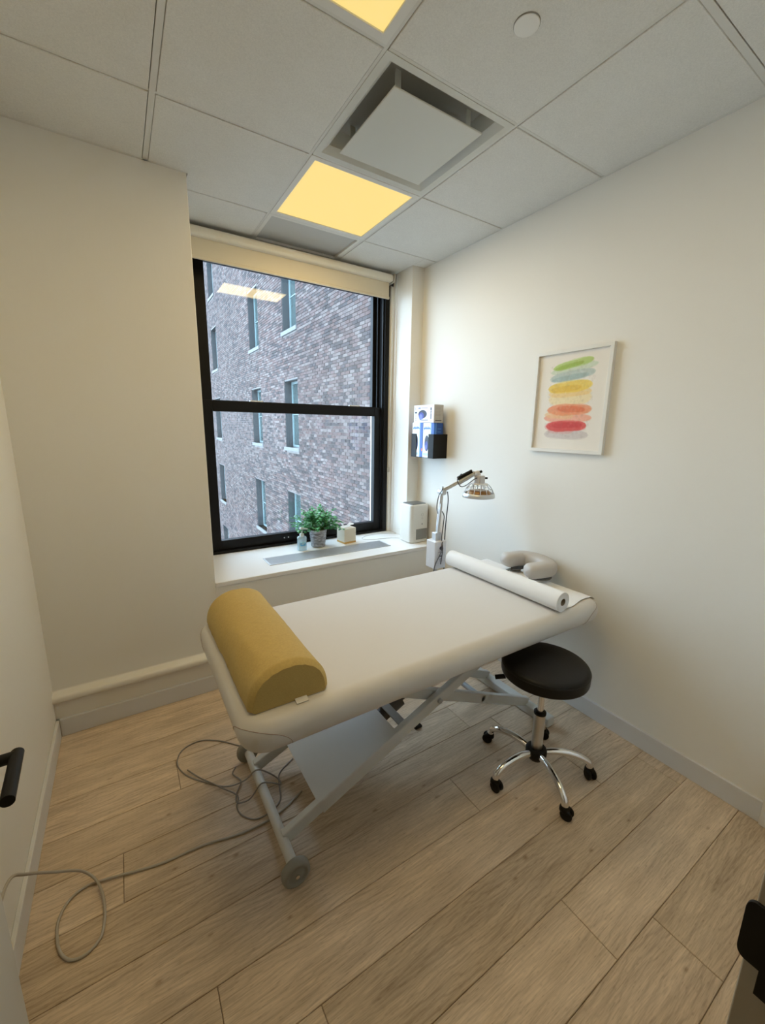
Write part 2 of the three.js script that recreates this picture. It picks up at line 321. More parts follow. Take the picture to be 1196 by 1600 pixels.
// sprinkler cover
{
  const t = thing('sprinkler_cover', 'round white sprinkler cover plate flat on a ceiling tile', 'sprinkler', [0.912, H - 0.003, 0.293]);
  mesh('cover_plate', lathe([[0, -0.005], [0.034, -0.005], [0.037, -0.004], [0.037, -0.0028], [0, -0.0028]], 40), std(lin(0.80, 0.80, 0.77), 0.6), t);
  mesh('collar', lathe([[0.0385, 0.001], [0.0385, -0.0022], [0.030, -0.0022]], 40), std(lin(0.30, 0.29, 0.26), 0.6), t);
}

// ---------------------------------------------------------------- window
{
  const w = tag(new THREE.Group(), 'tall black framed double hung window over the sill', 'window', 'structure');
  w.name = 'window_1'; scene.add(w);
  const fx0 = XP + 0.002, fx1 = 1.689, y0 = SILL + 0.001, y1 = 2.629;
  // outer frame with track ribs
  const fz0 = -1.80, fz1 = -1.615;
  mesh('outer_frame', merge([box(fx0, 0.245, y0, y1, fz0, fz1, 0.002, 1), box(1.648, fx1, y0, y1, fz0, fz1, 0.002, 1), box(0.245, 1.648, y0, 0.668, fz0, fz1, 0.002, 1), box(0.245, 1.648, 2.58, y1, fz0, fz1, 0.002, 1),
    box(1.636, 1.649, 0.668, 2.58, -1.712, -1.703), box(1.636, 1.649, 0.668, 2.58, -1.640, -1.630), box(0.244, 0.257, 0.668, 2.58, -1.712, -1.703), box(0.244, 0.257, 0.668, 2.58, -1.640, -1.630)]), M.blackFrame, w);
  const sash = (name, x0, x1, ya, yb, gx0, gx1, gy0, gy1, za, zb) => {
    const s = mesh(name, merge([box(x0, gx0, ya, yb, za, zb, 0.003, 1), box(gx1, x1, ya, yb, za, zb, 0.003, 1), box(gx0, gx1, ya, gy0, za, zb, 0.003, 1), box(gx0, gx1, gy1, yb, za, zb, 0.003, 1)]), M.blackFrame, w);
    const zg = (za + zb) / 2, g = new THREE.PlaneGeometry(gx1 - gx0 + 0.01, gy1 - gy0 + 0.01); g.translate((gx0 + gx1) / 2, (gy0 + gy1) / 2, zg);
    mesh('pane', g, M.glazing, s);
    const g2 = g.clone(); g2.translate(0, 0, -0.012); mesh('pane', g2, M.glazing, s);
    return s;
  };
  sash('upper_sash', 0.258, 1.636, 1.652, 2.58, 0.337, 1.596, 1.708, 2.565, -1.760, -1.718);
  const lo = sash('lower_sash', 0.258, 1.636, 0.669, 1.702, 0.324, 1.578, 0.738, 1.630, -1.700, -1.648);
  const latch = std(lin(0.62, 0.62, 0.62), 0.35);
  for (const x of [0.62, 1.40]) mesh('sash_latch', box(x - 0.045, x + 0.045, 1.7015, 1.712, -1.690, -1.662, 0.003, 2), latch, lo, 'pale grey sash latch');
  for (const x of [0.78, 0.812]) { const c = cyl(0.005, 0.005, 0.004, 12); c.rotateX(Math.PI / 2); c.translate(x, 0.702, -1.6475); mesh('lift_screw', c, latch, lo); }
}
// sill
{
  const s = structure('trim_6', 'white window sill board with a metal grille set in', 'window sill', merge([box(XP, XR, 0.622, SILL, ZW - 0.01, ZP + 0.008, 0.004, 2)]), std(lin(0.80, 0.80, 0.79), 0.28));
  const g = thing('vent_grille', 'long slotted metal grille let into the white sill', 'vent grille', [1.0, SILL, -1.29]);
  const m = std(lin(0.55, 0.56, 0.57), 0.38, { metalness: 0.6 });
  mesh('frame', merge([box(-0.47, 0.47, 0, 0.004, -0.082, -0.070, 0.001, 1), box(-0.47, 0.47, 0, 0.004, 0.070, 0.082, 0.001, 1), box(-0.47, -0.458, 0, 0.004, -0.07, 0.07, 0.001, 1), box(0.458, 0.47, 0, 0.004, -0.07, 0.07, 0.001, 1)]), m, g);
  mesh('backing', box(-0.458, 0.458, 0.0002, 0.0008, -0.07, 0.07), std(lin(0.10, 0.10, 0.10), 0.8), g);
  const sl = []; for (let z = -0.066; z < 0.068; z += 0.0082) sl.push(box(-0.458, 0.458, 0.0008, 0.0034, z - 0.0026, z + 0.0026));
  const slats = mesh('slats', merge(sl), m, g); slats.userData.kind = 'stuff';
}
// roller shade
{
  const t = thing('roller_shade', 'rolled up cream roller shade with a bead chain above the window', 'roller shade', [0, 0, 0]);
  const cream = std(lin(0.66, 0.60, 0.47), 0.7), valance = std(lin(0.74, 0.70, 0.60), 0.55);
  mesh('cassette', box(XP + 0.004, 1.668, 2.630, 2.684, -1.606, -1.528, 0.02, 4), valance, t);
  mesh('fabric', box(XP + 0.012, 1.648, 2.522, 2.640, -1.572, -1.569), cream, t);
  mesh('hem_bar', box(XP + 0.010, 1.650, 2.512, 2.530, -1.578, -1.563, 0.004, 2), cream, t);
  mesh('end_cap', box(1.669, 1.678, 2.626, 2.688, -1.608, -1.526, 0.003, 2), std(lin(0.55, 0.53, 0.48), 0.4), t);
  mesh('bead_chain', merge([rod([1.686, 2.66, -1.545], [1.690, 1.20, -1.60], 0.0016, 6), rod([1.686, 2.66, -1.555], [1.694, 1.20, -1.605], 0.0016, 6)]), std(lin(0.6, 0.58, 0.52), 0.4), t);
  mesh('chain_tensioner', box(1.682, 1.702, 1.17, 1.21, -1.612, -1.596, 0.004, 2), std(lin(0.45, 0.42, 0.36), 0.4), t);
}
structure('trim_7', 'slim cream cover strip between the window and the boxed corner', 'cover strip', merge([box(1.694, 1.7215, SILL, 2.62, ZW - 0.001, ZW + 0.018, 0.003, 1), box(1.7165, 1.7225, SILL, 2.70, -1.585, -1.560, 0.002, 1)]), M.wall);

// ---------------------------------------------------------------- door leaf with lever handle
{
  const d = tag(new THREE.Group(), 'white open door leaf with a black lever handle', 'door', 'structure'); d.name = 'door_1'; scene.add(d);
  mesh('door_leaf', box(-0.530, -0.486, 0.008, 2.045, 0.428, 1.232, 0.002, 1), std(lin(0.60, 0.60, 0.58), 0.45), d);
  const lever = mesh('lever_handle', merge([rod([-0.486, 0.992, 0.497], [-0.478, 0.992, 0.497], 0.026, 28), rod([-0.48, 0.992, 0.497], [-0.412, 0.992, 0.497], 0.0095, 16), rod([-0.414, 0.992, 0.488], [-0.408, 0.992, 0.600], 0.0095, 20)]), M.black, d, 'black round bar lever');
  mesh('latch_plate', box(-0.520, -0.496, 0.94, 1.06, 0.4262, 0.4279), M.black, lever);
}

// ---------------------------------------------------------------- treatment table
const VINYL = phys(lin(0.64, 0.615, 0.58), 0.48, { sheen: 0.2, sheenRoughness: 0.6 });
{
  const t = thing('treatment_table', 'long cream padded massage table on a grey steel scissor lift base', 'massage table', [0.865, 0, -0.085]);
  const cx = 0.865, cz = -0.085, L = 1.755, W = 0.79, y0 = 0.605, y1 = 0.72;
  const pad = cushion(L, W, y1 - y0, 0.085, 0.05, 0.055, 0.002, 12, 8); pad.translate(0, y0, 0);
  const top = mesh('padded_top', pad, VINYL, t, 'cream vinyl padded top');
  // seams where the vinyl is gathered at the two foot corners and the two head corners
  const seam = std(lin(0.36, 0.27, 0.22), 0.7);
  for (const sx of [-1, 1]) for (const sz of [-1, 1]) {
    const pts = [];
    for (let i = 0; i <= 20; i++) {                     // half oval over the rounded corner
      const a = i / 20 * Math.PI, along = (Math.cos(a) * 0.125), up = Math.sin(a) * 0.080;
      const rc = 0.085, arc = rc * Math.PI / 2, s = along + arc / 2;       // arc length around the corner
      let px, pz, nx, nz;
      const hx = L / 2 - rc, hz = W / 2 - rc;
      if (s < 0) { px = hx + s; pz = hz + rc; nx = 0; nz = 1; } else if (s > arc) { px = hx + rc; pz = hz - (s - arc); nx = 1; nz = 0; } else { const q = Math.PI / 2 - s / rc; nx = Math.cos(q); nz = Math.sin(q); px = hx + rc * nx; pz = hz + rc * nz; }
      const y = 0.012 + up; let ins = 0; const h = 0.115;
      if (y < 0.055) { const k = 1 - y / 0.055; ins = 0.055 * (1 - Math.sqrt(Math.max(0, 1 - k * k))); } else if (y > h - 0.05) { const k = (y - (h - 0.05)) / 0.05; ins = 0.05 * (1 - Math.sqrt(Math.max(0, 1 - k * k))); }
      pts.push([sx * (px - nx * (ins - 0.0003)), y0 + y, sz * (pz - nz * (ins - 0.0003))]);
    }
    mesh('corner_seam', tube(pts, 0.0011, 40, 5), seam, top);
  }
  const steel = std(lin(0.58, 0.58, 0.55), 0.42), steel2 = std(lin(0.42, 0.45, 0.48), 0.35, { metalness: 0.5 });
  const X = (x) => x - cx, Z = (z) => z - cz;
  const beam = (a, b, z, hgt, wid) => { const dx = b[0] - a[0], dy = b[1] - a[1], len = Math.hypot(dx, dy), g = new RoundedBoxGeometry(len, hgt, wid, 2, 0.005); g.rotateZ(Math.atan2(dy, dx)); g.translate(X((a[0] + b[0]) / 2), (a[1] + b[1]) / 2, Z(z)); return g; };
  // frame under the pad
  const ry0 = 0.568, ry1 = 0.606;
  for (const z of [0.10, -0.31]) mesh('top_rail', box(X(0.14), X(1.62), ry0, ry1, Z(z) - 0.016, Z(z) + 0.016, 0.004, 2), steel, t);
  for (const x of [0.16, 0.88, 1.60]) mesh('cross_rail', box(X(x) - 0.016, X(x) + 0.016, ry0 + 0.002, ry1 - 0.001, Z(-0.294), Z(0.084), 0.004, 2), steel, t);
  // scissor arms
  for (const z of [0.088, -0.292]) mesh('lift_arm', beam([0.155, 0.055], [1.40, 0.592], z, 0.05, 0.03), steel, t);
  for (const z of [0.044, -0.248]) mesh('lift_arm', beam([1.562, 0.058], [0.34, 0.592], z, 0.05, 0.03), steel, t);
  mesh('pivot_rod', rod([X(0.868), 0.362, Z(-0.315)], [X(0.868), 0.362, Z(0.112)], 0.012), steel2, t);
  mesh('brace', box(X(0.70) - 0.02, X(0.70) + 0.02, 0.284, 0.29, Z(-0.277), Z(0.073), 0.001, 1), steel2, t, 'flat bluish steel brace');
  mesh('brace', rod([X(1.20), 0.216, Z(-0.263)], [X(1.20), 0.216, Z(0.059)], 0.014), steel2, t);
  // lift actuator
  mesh('actuator', merge([rod([X(0.50), 0.13, Z(-0.10)], [X(0.80), 0.27, Z(-0.10)], 0.032, 24), rod([X(0.80), 0.27, Z(-0.10)], [X(1.20), 0.455, Z(-0.10)], 0.014, 16)]), std(lin(0.08, 0.08, 0.08), 0.4), t, 'dark lift actuator');
  mesh('actuator_mount', rod([X(1.20), 0.455, Z(-0.263)], [X(1.20), 0.455, Z(0.059)], 0.012), steel, t);
  // sheet metal cover riding on the lower arms, folded over the near one
  const ang = Math.atan2(0.537, 1.245), ux = Math.cos(ang), uy = Math.sin(ang);
  const at = (s, up) => [0.155 + ux * s - uy * up, 0.055 + uy * s + ux * up];
  const cover = (() => {
    const s0 = 0.155, s1 = 0.545, prof = [];
    const zA = 0.106, zB = -0.312, th = 0.003;
    const outer = [[zA + th, -0.024], [zA + th, 0.029], [zA, 0.0325], [zB, 0.0325], [zB - th, 0.029], [zB - th, -0.006]];
    const inner = [[zB, -0.006], [zB, 0.0285], [zA, 0.0285], [zA, -0.024]];
    for (const p of [...outer, ...inner]) prof.push(p);
    const sh = new THREE.Shape(prof.map(([z, u]) => new THREE.Vector2(z, u)));
    const g = new THREE.ExtrudeGeometry(sh, { depth: s1 - s0, bevelEnabled: false }), p = g.attributes.position;
    for (let i = 0; i < p.count; i++) { const z = p.getX(i), u = p.getY(i), s = s0 + p.getZ(i), [xx, yy] = at(s, u); p.setXYZ(i, X(xx), yy, Z(z)); }
    g.computeVertexNormals();
    return g;
  })();
  const cm = mesh('motor_cover', cover, std(lin(0.56, 0.56, 0.54), 0.4, { side: THREE.DoubleSide }), t, 'grey sheet metal motor cover');
  // base: wheeled axle and foot bar
  mesh('axle_bar', rod([X(0.15), 0.053, Z(-0.385)], [X(0.15), 0.053, Z(0.205)], 0.0185, 20), steel, t);
  for (const [z, s] of [[0.222, 1], [-0.402, -1]]) {
    const wheel = new THREE.Group(); wheel.name = 'wheel'; wheel.position.set(X(0.15), 0.050, Z(z)); t.add(wheel);
    const prof = [[0.012, -0.017], [0.042, -0.017], [0.048, -0.012], [0.0498, -0.004], [0.0498, 0.004], [0.048, 0.012], [0.042, 0.017], [0.034, 0.0175], [0.032, 0.011], [0.020, 0.011], [0.018, 0.016], [0.0, 0.016]];
    const tg = lathe(prof.map(([r, y]) => [r, y * s]), 40); tg.rotateX(Math.PI / 2);
    mesh('tyre', tg, std(lin(0.28, 0.28, 0.25), 0.55, { side: THREE.DoubleSide }), wheel, 'grey plastic wheel');
    const b = cyl(0.007, 0.007, 0.006, 16); b.rotateX(Math.PI / 2); b.translate(0, 0, s * 0.0185); mesh('axle_bolt', b, M.chrome, wheel);
  }
  mesh('foot_bar', box(X(1.535), X(1.59), 0.006, 0.056, Z(-0.385), Z(0.205), 0.006, 2), steel, t);
  for (const z of [-0.36, 0.18]) mesh('foot_pad', box(X(1.54), X(1.585), 0, 0.0065, Z(z) - 0.02, Z(z) + 0.02, 0.002, 1), M.black, t);
  mesh('lift_knob', merge([rod([X(0.955), 0.010, Z(-0.17)], [X(0.955), 0.03, Z(-0.17)], 0.012), box(X(0.94), X(0.985), 0.0, 0.012, Z(-0.19), Z(-0.15), 0.004, 2)]), M.black, t, 'small black foot pedal');
}
// half round bolster
{
  const t = thing('bolster_cushion', 'mustard yellow half round bolster lying across the foot of the massage table', 'bolster', [0.146, 0.7222, -0.092]);
  const w = 0.252, h = 0.128, len = 0.678, N = 34, K = 44, P = [], I = [], U = [];
  const prof = []; // half round with softened lower corners
  for (let i = 0; i <= N; i++) { const a = Math.PI * i / N, c = Math.cos(a), s = Math.sin(a); prof.push([Math.sign(c) * Math.abs(c) ** 0.86 * w / 2, 0.006 + Math.abs(s) ** 0.92 * (h - 0.006)]); }
  prof.push([-w / 2 + 0.006, 0.0]); for (let i = 1; i < 8; i++) prof.push([lerp(-w / 2 + 0.006, w / 2 - 0.006, i / 8), 0]); prof.push([w / 2 - 0.006, 0.0]);
  const n = prof.length;
  for (let k = 0; k <= K; k++) {
    const v = k / K, z = (v - 0.5) * len;
    for (let i = 0; i < n; i++) {
      let [x, y] = prof[i];
      const up = y / h, wr = (vnoise(x * 30 + 5, z * 9 + 3, 21) - 0.5) * 0.004 + (vnoise(x * 14, z * 34, 22) - 0.5) * 0.0022 * (x < 0 ? 1.6 : 0.7);
      const fold = 0.0035 * Math.exp(-(((x + 0.075 - (z - 0.1) * 0.06) / 0.010) ** 2)) * sstep(-0.06, 0.05, z) * sstep(0.30, 0.12, z);
      const e = Math.min(v, 1 - v) * len, soft = e < 0.010 ? 1 - 0.010 * (1 - e / 0.010) ** 2 / 0.1 : 1;
      const gather = e < 0.02 ? (Math.sin(i * 2.1) * 0.0012) * (1 - e / 0.02) : 0;
      const k2 = up > 0.02 ? 1 : 0;
      P.push(x * (1 + k2 * (wr + fold) / 0.12) * soft, y * (1 + k2 * (wr + fold) / 0.12) * soft + k2 * gather * up, z); U.push(i / n, v);
    }
  }
  for (let k = 0; k < K; k++) for (let i = 0; i < n; i++) { const j = (i + 1) % n, a = k * n + i, b = k * n + j, c = a + n, d = b + n; I.push(a, b, c, b, d, c); }
  const g = new THREE.BufferGeometry(); g.setAttribute('position', new THREE.Float32BufferAttribute(P, 3)); g.setAttribute('uv', new THREE.Float32BufferAttribute(U, 2)); g.setIndex(I); g.computeVertexNormals();
  const cloth = dataTex(128, 128, (i, j) => { const v = 226 + ((i + j) % 2) * 10 + (vnoise(i / 4, j / 4, 9, 32, 32) - 0.5) * 12; return [v, v, v]; }); cloth.repeat.set(4, 6);
  const mat = phys(lin(0.64, 0.46, 0.15), 0.8, { map: cloth, sheen: 0.15, sheenRoughness: 0.5, sheenColor: lin(0.6, 0.45, 0.2), side: THREE.DoubleSide });
  mesh('cover', g, mat, t);
  for (const s of [-1, 1]) {
    const q = [], c = []; const ring = (s < 0 ? 0 : K) * n;
    const zz = s * len / 2; let V = [0, h * 0.42, zz + s * 0.004];
    for (let i = 0; i < n; i++) { const j = (i + 1) % n, A = P.slice((ring + i) * 3, (ring + i) * 3 + 3), B = P.slice((ring + j) * 3, (ring + j) * 3 + 3); q.push(...(s > 0 ? [...A, ...B, ...V] : [...B, ...A, ...V])); c.push(A[0] * 4, A[1] * 4, B[0] * 4, B[1] * 4, 0, V[1] * 4); }
    const eg = new THREE.BufferGeometry(); eg.setAttribute('position', new THREE.Float32BufferAttribute(q, 3)); eg.setAttribute('uv', new THREE.Float32BufferAttribute(c, 2)); eg.computeVertexNormals();
    mesh('end_panel', eg, mat, t);
  }
  const tg = box(-0.019, 0.019, -0.0010, 0.0004, 0, 0.022); tg.rotateX(0.25); tg.translate(0.03, 0.006, len / 2 - 0.001); mesh('care_tag', tg, std(lin(0.7, 0.68, 0.64), 0.6), t, 'small white care tag');
}
// paper roll and the sheet pulled off it
{
  const paper = std(lin(0.80, 0.81, 0.82), 0.75);
  const r = 0.047, z0 = -0.475, z1 = 0.285, x = 1.425, y = 0.7222;
  const t = thing('paper_roll', 'long roll of white exam paper lying across the head of the massage table', 'paper roll', [x, y, (z0 + z1) / 2]);
  const l = (z1 - z0) / 2;
  const g = lathe([[0.0175, -l], [r - 0.002, -l], [r, -l + 0.002], [r, l - 0.002], [r - 0.002, l], [0.0175, l]], 56); g.rotateX(Math.PI / 2); g.translate(0, r, 0);
  mesh('paper', g, std(lin(0.80, 0.81, 0.82), 0.75, { side: THREE.DoubleSide }), t);
  const c = lathe([[0.0176, -l + 0.001], [0.0176, l - 0.001], [0.0155, l - 0.001], [0.0155, -l + 0.001]], 32); c.rotateX(Math.PI / 2); c.translate(0, r, 0);
  mesh('cardboard_core', c, std(lin(0.36, 0.30, 0.22), 0.8, { side: THREE.DoubleSide }), t, 'brown cardboard core');
  const fl = []; for (let i = 0; i <= 10; i++) { const a = lerp(2.25, 3.3, i / 10) - Math.PI; fl.push([-Math.cos(a) * (r + 0.0012), Math.sin(a) * (r + 0.0012)]); }
  // loose sheet
  const NX = 40, NZ = 60, P = [], I = [], topY = 0.7222;
  const s = thing('paper_sheet', 'creased sheet of white exam paper spread under the face rest', 'paper sheet', [0, 0, 0]);
  for (let i = 0; i <= NX; i++) for (let k = 0; k <= NZ; k++) {
    const u = i / NX, v = k / NZ, zA = lerp(-0.452, -0.452, u), zB = lerp(0.268, 0.255, u) + 0.008 * Math.sin(u * 7);
    const zz = lerp(zA, zB, v); let xx = lerp(1.446, 1.733, u), yy = topY + 0.0014 + 0.0028 * vnoise(xx * 26, zz * 14, 41) + 0.0010 * vnoise(xx * 80, zz * 50, 42);
    // follow the rounded head end and near edge of the pad
    const ex = 1.7425 - xx, dxe = Math.max(0, 0.05 - ex), ez = Math.min(0.31 - zz, zz + 0.48), dze = Math.max(0, 0.05 - ez), dd = Math.min(0.049, Math.hypot(dxe, dze));
    yy -= 0.05 - Math.sqrt(0.05 * 0.05 - dd * dd);
    P.push(xx, yy, zz);
  }
  for (let i = 0; i < NX; i++) for (let k = 0; k < NZ; k++) { const a = i * (NZ + 1) + k, b = a + 1, c2 = a + NZ + 1, d = c2 + 1; I.push(a, b, c2, b, d, c2); }
  const sg = new THREE.BufferGeometry(); sg.setAttribute('position', new THREE.Float32BufferAttribute(P, 3)); sg.setIndex(I); sg.computeVertexNormals();
  mesh('sheet', sg, std(lin(0.80, 0.80, 0.80), 0.8, { side: THREE.DoubleSide }), s);
}
// face rest
{
  const t = thing('face_rest', 'grey horseshoe face rest cushion at the head end of the massage table', 'face rest', [1.700, 0.7265, -0.105], -0.22);
  const pad = std(lin(0.50, 0.475, 0.45), 0.5);
  // horseshoe, open towards the table
  const N = 60, K = 22, P = [], I = [];
  for (let i = 0; i <= N; i++) {
    const u = i / N, arm = 0.36, A = 0.125, zr = 0.104, xr = 0.066;             // two straight arms joined by a half round
    let cx, cz, nx, nz;
    if (u < arm) { cx = lerp(-A, 0, u / arm); cz = -zr; nx = 0; nz = -1; } else if (u > 1 - arm) { cx = lerp(0, -A, (u - 1 + arm) / arm); cz = zr; nx = 0; nz = 1; } else { const a = lerp(-Math.PI / 2, Math.PI / 2, (u - arm) / (1 - 2 * arm)); cx = Math.cos(a) * xr; cz = Math.sin(a) * zr; const l = Math.hypot(Math.cos(a) / xr, Math.sin(a) / zr); nx = Math.cos(a) / xr / l; nz = Math.sin(a) / zr / l; }
    const e = Math.min(u, 1 - u), k = e < 0.12 ? Math.sqrt(1 - (1 - e / 0.12) ** 2) : 1, rw = 0.050 * Math.max(k, 0.02), rh = 0.041 * Math.max(k, 0.02);
    for (let j = 0; j < K; j++) { const b = j / K * Math.PI * 2, c = Math.cos(b), s = Math.sin(b), c2 = Math.sign(c) * Math.abs(c) ** 0.75, s2 = Math.sign(s) * Math.abs(s) ** 0.75; P.push(cx + nx * c2 * rw, 0.067 + s2 * rh, cz + nz * c2 * rw); }
  }
  for (let i = 0; i < N; i++) for (let j = 0; j < K; j++) { const q = (j + 1) % K, a = i * K + j, b = i * K + q, c = a + K, d = b + K; I.push(a, c, b, b, c, d); }
  const g = new THREE.BufferGeometry(); g.setAttribute('position', new THREE.Float32BufferAttribute(P, 3)); g.setIndex(I); g.computeVertexNormals();
  mesh('cushion', g, pad, t);
  const ring = (r1, r2, y0, y1) => { const s = new THREE.Shape(), m = 2.5; for (let i = 0; i <= 40; i++) { const a = lerp(-m, m, i / 40); s[i ? 'lineTo' : 'moveTo'](Math.cos(a) * r1[0], Math.sin(a) * r1[1]); } for (let i = 40; i >= 0; i--) { const a = lerp(-m, m, i / 40); s.lineTo(Math.cos(a) * r2[0], Math.sin(a) * r2[1]); } const e = new THREE.ExtrudeGeometry(s, { depth: y1 - y0, bevelEnabled: false }); e.rotateX(-Math.PI / 2); e.translate(0, y0, 0); return e; };
  mesh('base_plate', ring([0.098, 0.128], [0.048, 0.068], 0.012, 0.020), std(lin(0.10, 0.10, 0.10), 0.4), t, 'dark base plate');
  mesh('frame', merge([tube([[-0.10, 0.007, -0.09], [-0.02, 0.007, -0.115], [0.06, 0.007, -0.09], [0.09, 0.007, 0], [0.06, 0.007, 0.09], [-0.02, 0.007, 0.115], [-0.10, 0.007, 0.09]], 0.006, 60, 8)]), M.brushed, t, 'thin metal frame');
}

// ---------------------------------------------------------------- stool
{
  const c = [1.258, 0.338];
  const t = thing('rolling_stool', 'round black vinyl stool on a chrome five star base with casters', 'stool', [c[0], 0, c[1]]);
  mesh('seat', lathe([[0, 0.488], [0.150, 0.488], [0.173, 0.490], [0.180, 0.495], [0.182, 0.502], [0.182, 0.536], [0.180, 0.545], [0.174, 0.551], [0.162, 0.555], [0.135, 0.558], [0.08, 0.561], [0, 0.562]], 64), M.blackVinyl, t);
  mesh('seat_piping', new THREE.TorusGeometry(0.1808, 0.0022, 8, 72).rotateX(Math.PI / 2).translate(0, 0.538, 0), M.blackVinyl, t);
  mesh('seat_plate', box(-0.08, 0.08, 0.475, 0.489, -0.08, 0.08, 0.004, 2), M.black, t);
  mesh('gas_lift', rod([0, 0.25, 0], [0, 0.478, 0], 0.0135, 28), M.chrome, t, 'chrome piston');
  mesh('column', lathe([[0, 0.105], [0.0245, 0.105], [0.0245, 0.298], [0.022, 0.301], [0, 0.301]], 36), M.brushed, t, 'chrome column sleeve');
  mesh('collar', lathe([[0.0135, 0.296], [0.0265, 0.296], [0.0265, 0.306], [0.0135, 0.308]], 36), M.black, t);
  mesh('hub', lathe([[0, 0.066], [0.030, 0.066], [0.034, 0.075], [0.046, 0.092], [0.046, 0.116], [0.038, 0.124], [0.0246, 0.126], [0, 0.126]], 40), M.black, t, 'black plastic hub');
  const lev = merge([rod([-0.04, 0.478, -0.05], [-0.118, 0.445, -0.135], 0.004, 10), rod([-0.105, 0.450, -0.120], [-0.135, 0.437, -0.152], 0.0105, 16)]);
  mesh('height_lever', lev, M.black, t);
  for (const [x, z] of [[-0.046, -0.224], [-0.240, -0.025], [-0.095, 0.218], [0.180, 0.156], [0.214, -0.118]]) {
    const r = Math.hypot(x, z), dx = x / r, dz = z / r, R = 0.236;
    const leg = mesh('leg', tube([[dx * 0.035, 0.103, dz * 0.035], [dx * 0.09, 0.112, dz * 0.09], [dx * 0.15, 0.109, dz * 0.15], [dx * 0.20, 0.094, dz * 0.20], [dx * 0.230, 0.072, dz * 0.230], [dx * R, 0.046, dz * R]], 0.0148, 36, 16), M.chrome, t, 'curved chrome leg');
    const a = Math.atan2(dz, dx) + 0.9 * x * 8, wx = -Math.sin(a), wz = Math.cos(a), w = [];
    for (const s of [-1, 1]) { const g = lathe([[0, -0.008], [0.018, -0.008], [0.0232, -0.004], [0.0238, 0], [0.0232, 0.004], [0.018, 0.008], [0, 0.008]], 28); g.rotateX(Math.PI / 2); g.rotateY(-Math.atan2(wz, wx) + Math.PI / 2); g.translate(dx * R + wx * s * 0.0125 + Math.cos(a) * 0.010, 0.0238, dz * R + wz * s * 0.0125 + Math.sin(a) * 0.010); w.push(g); }
    w.push(rod([dx * R, 0.028, dz * R], [dx * R, 0.056, dz * R], 0.0085, 12));
    const hood = lathe([[0.0, 0.058], [0.014, 0.056], [0.020, 0.046], [0.021, 0.032], [0.012, 0.030], [0, 0.030]], 24); hood.translate(dx * R, 0, dz * R); w.push(hood);
    mesh('caster', merge(w), M.black, leg, 'black twin wheel caster');
  }
}

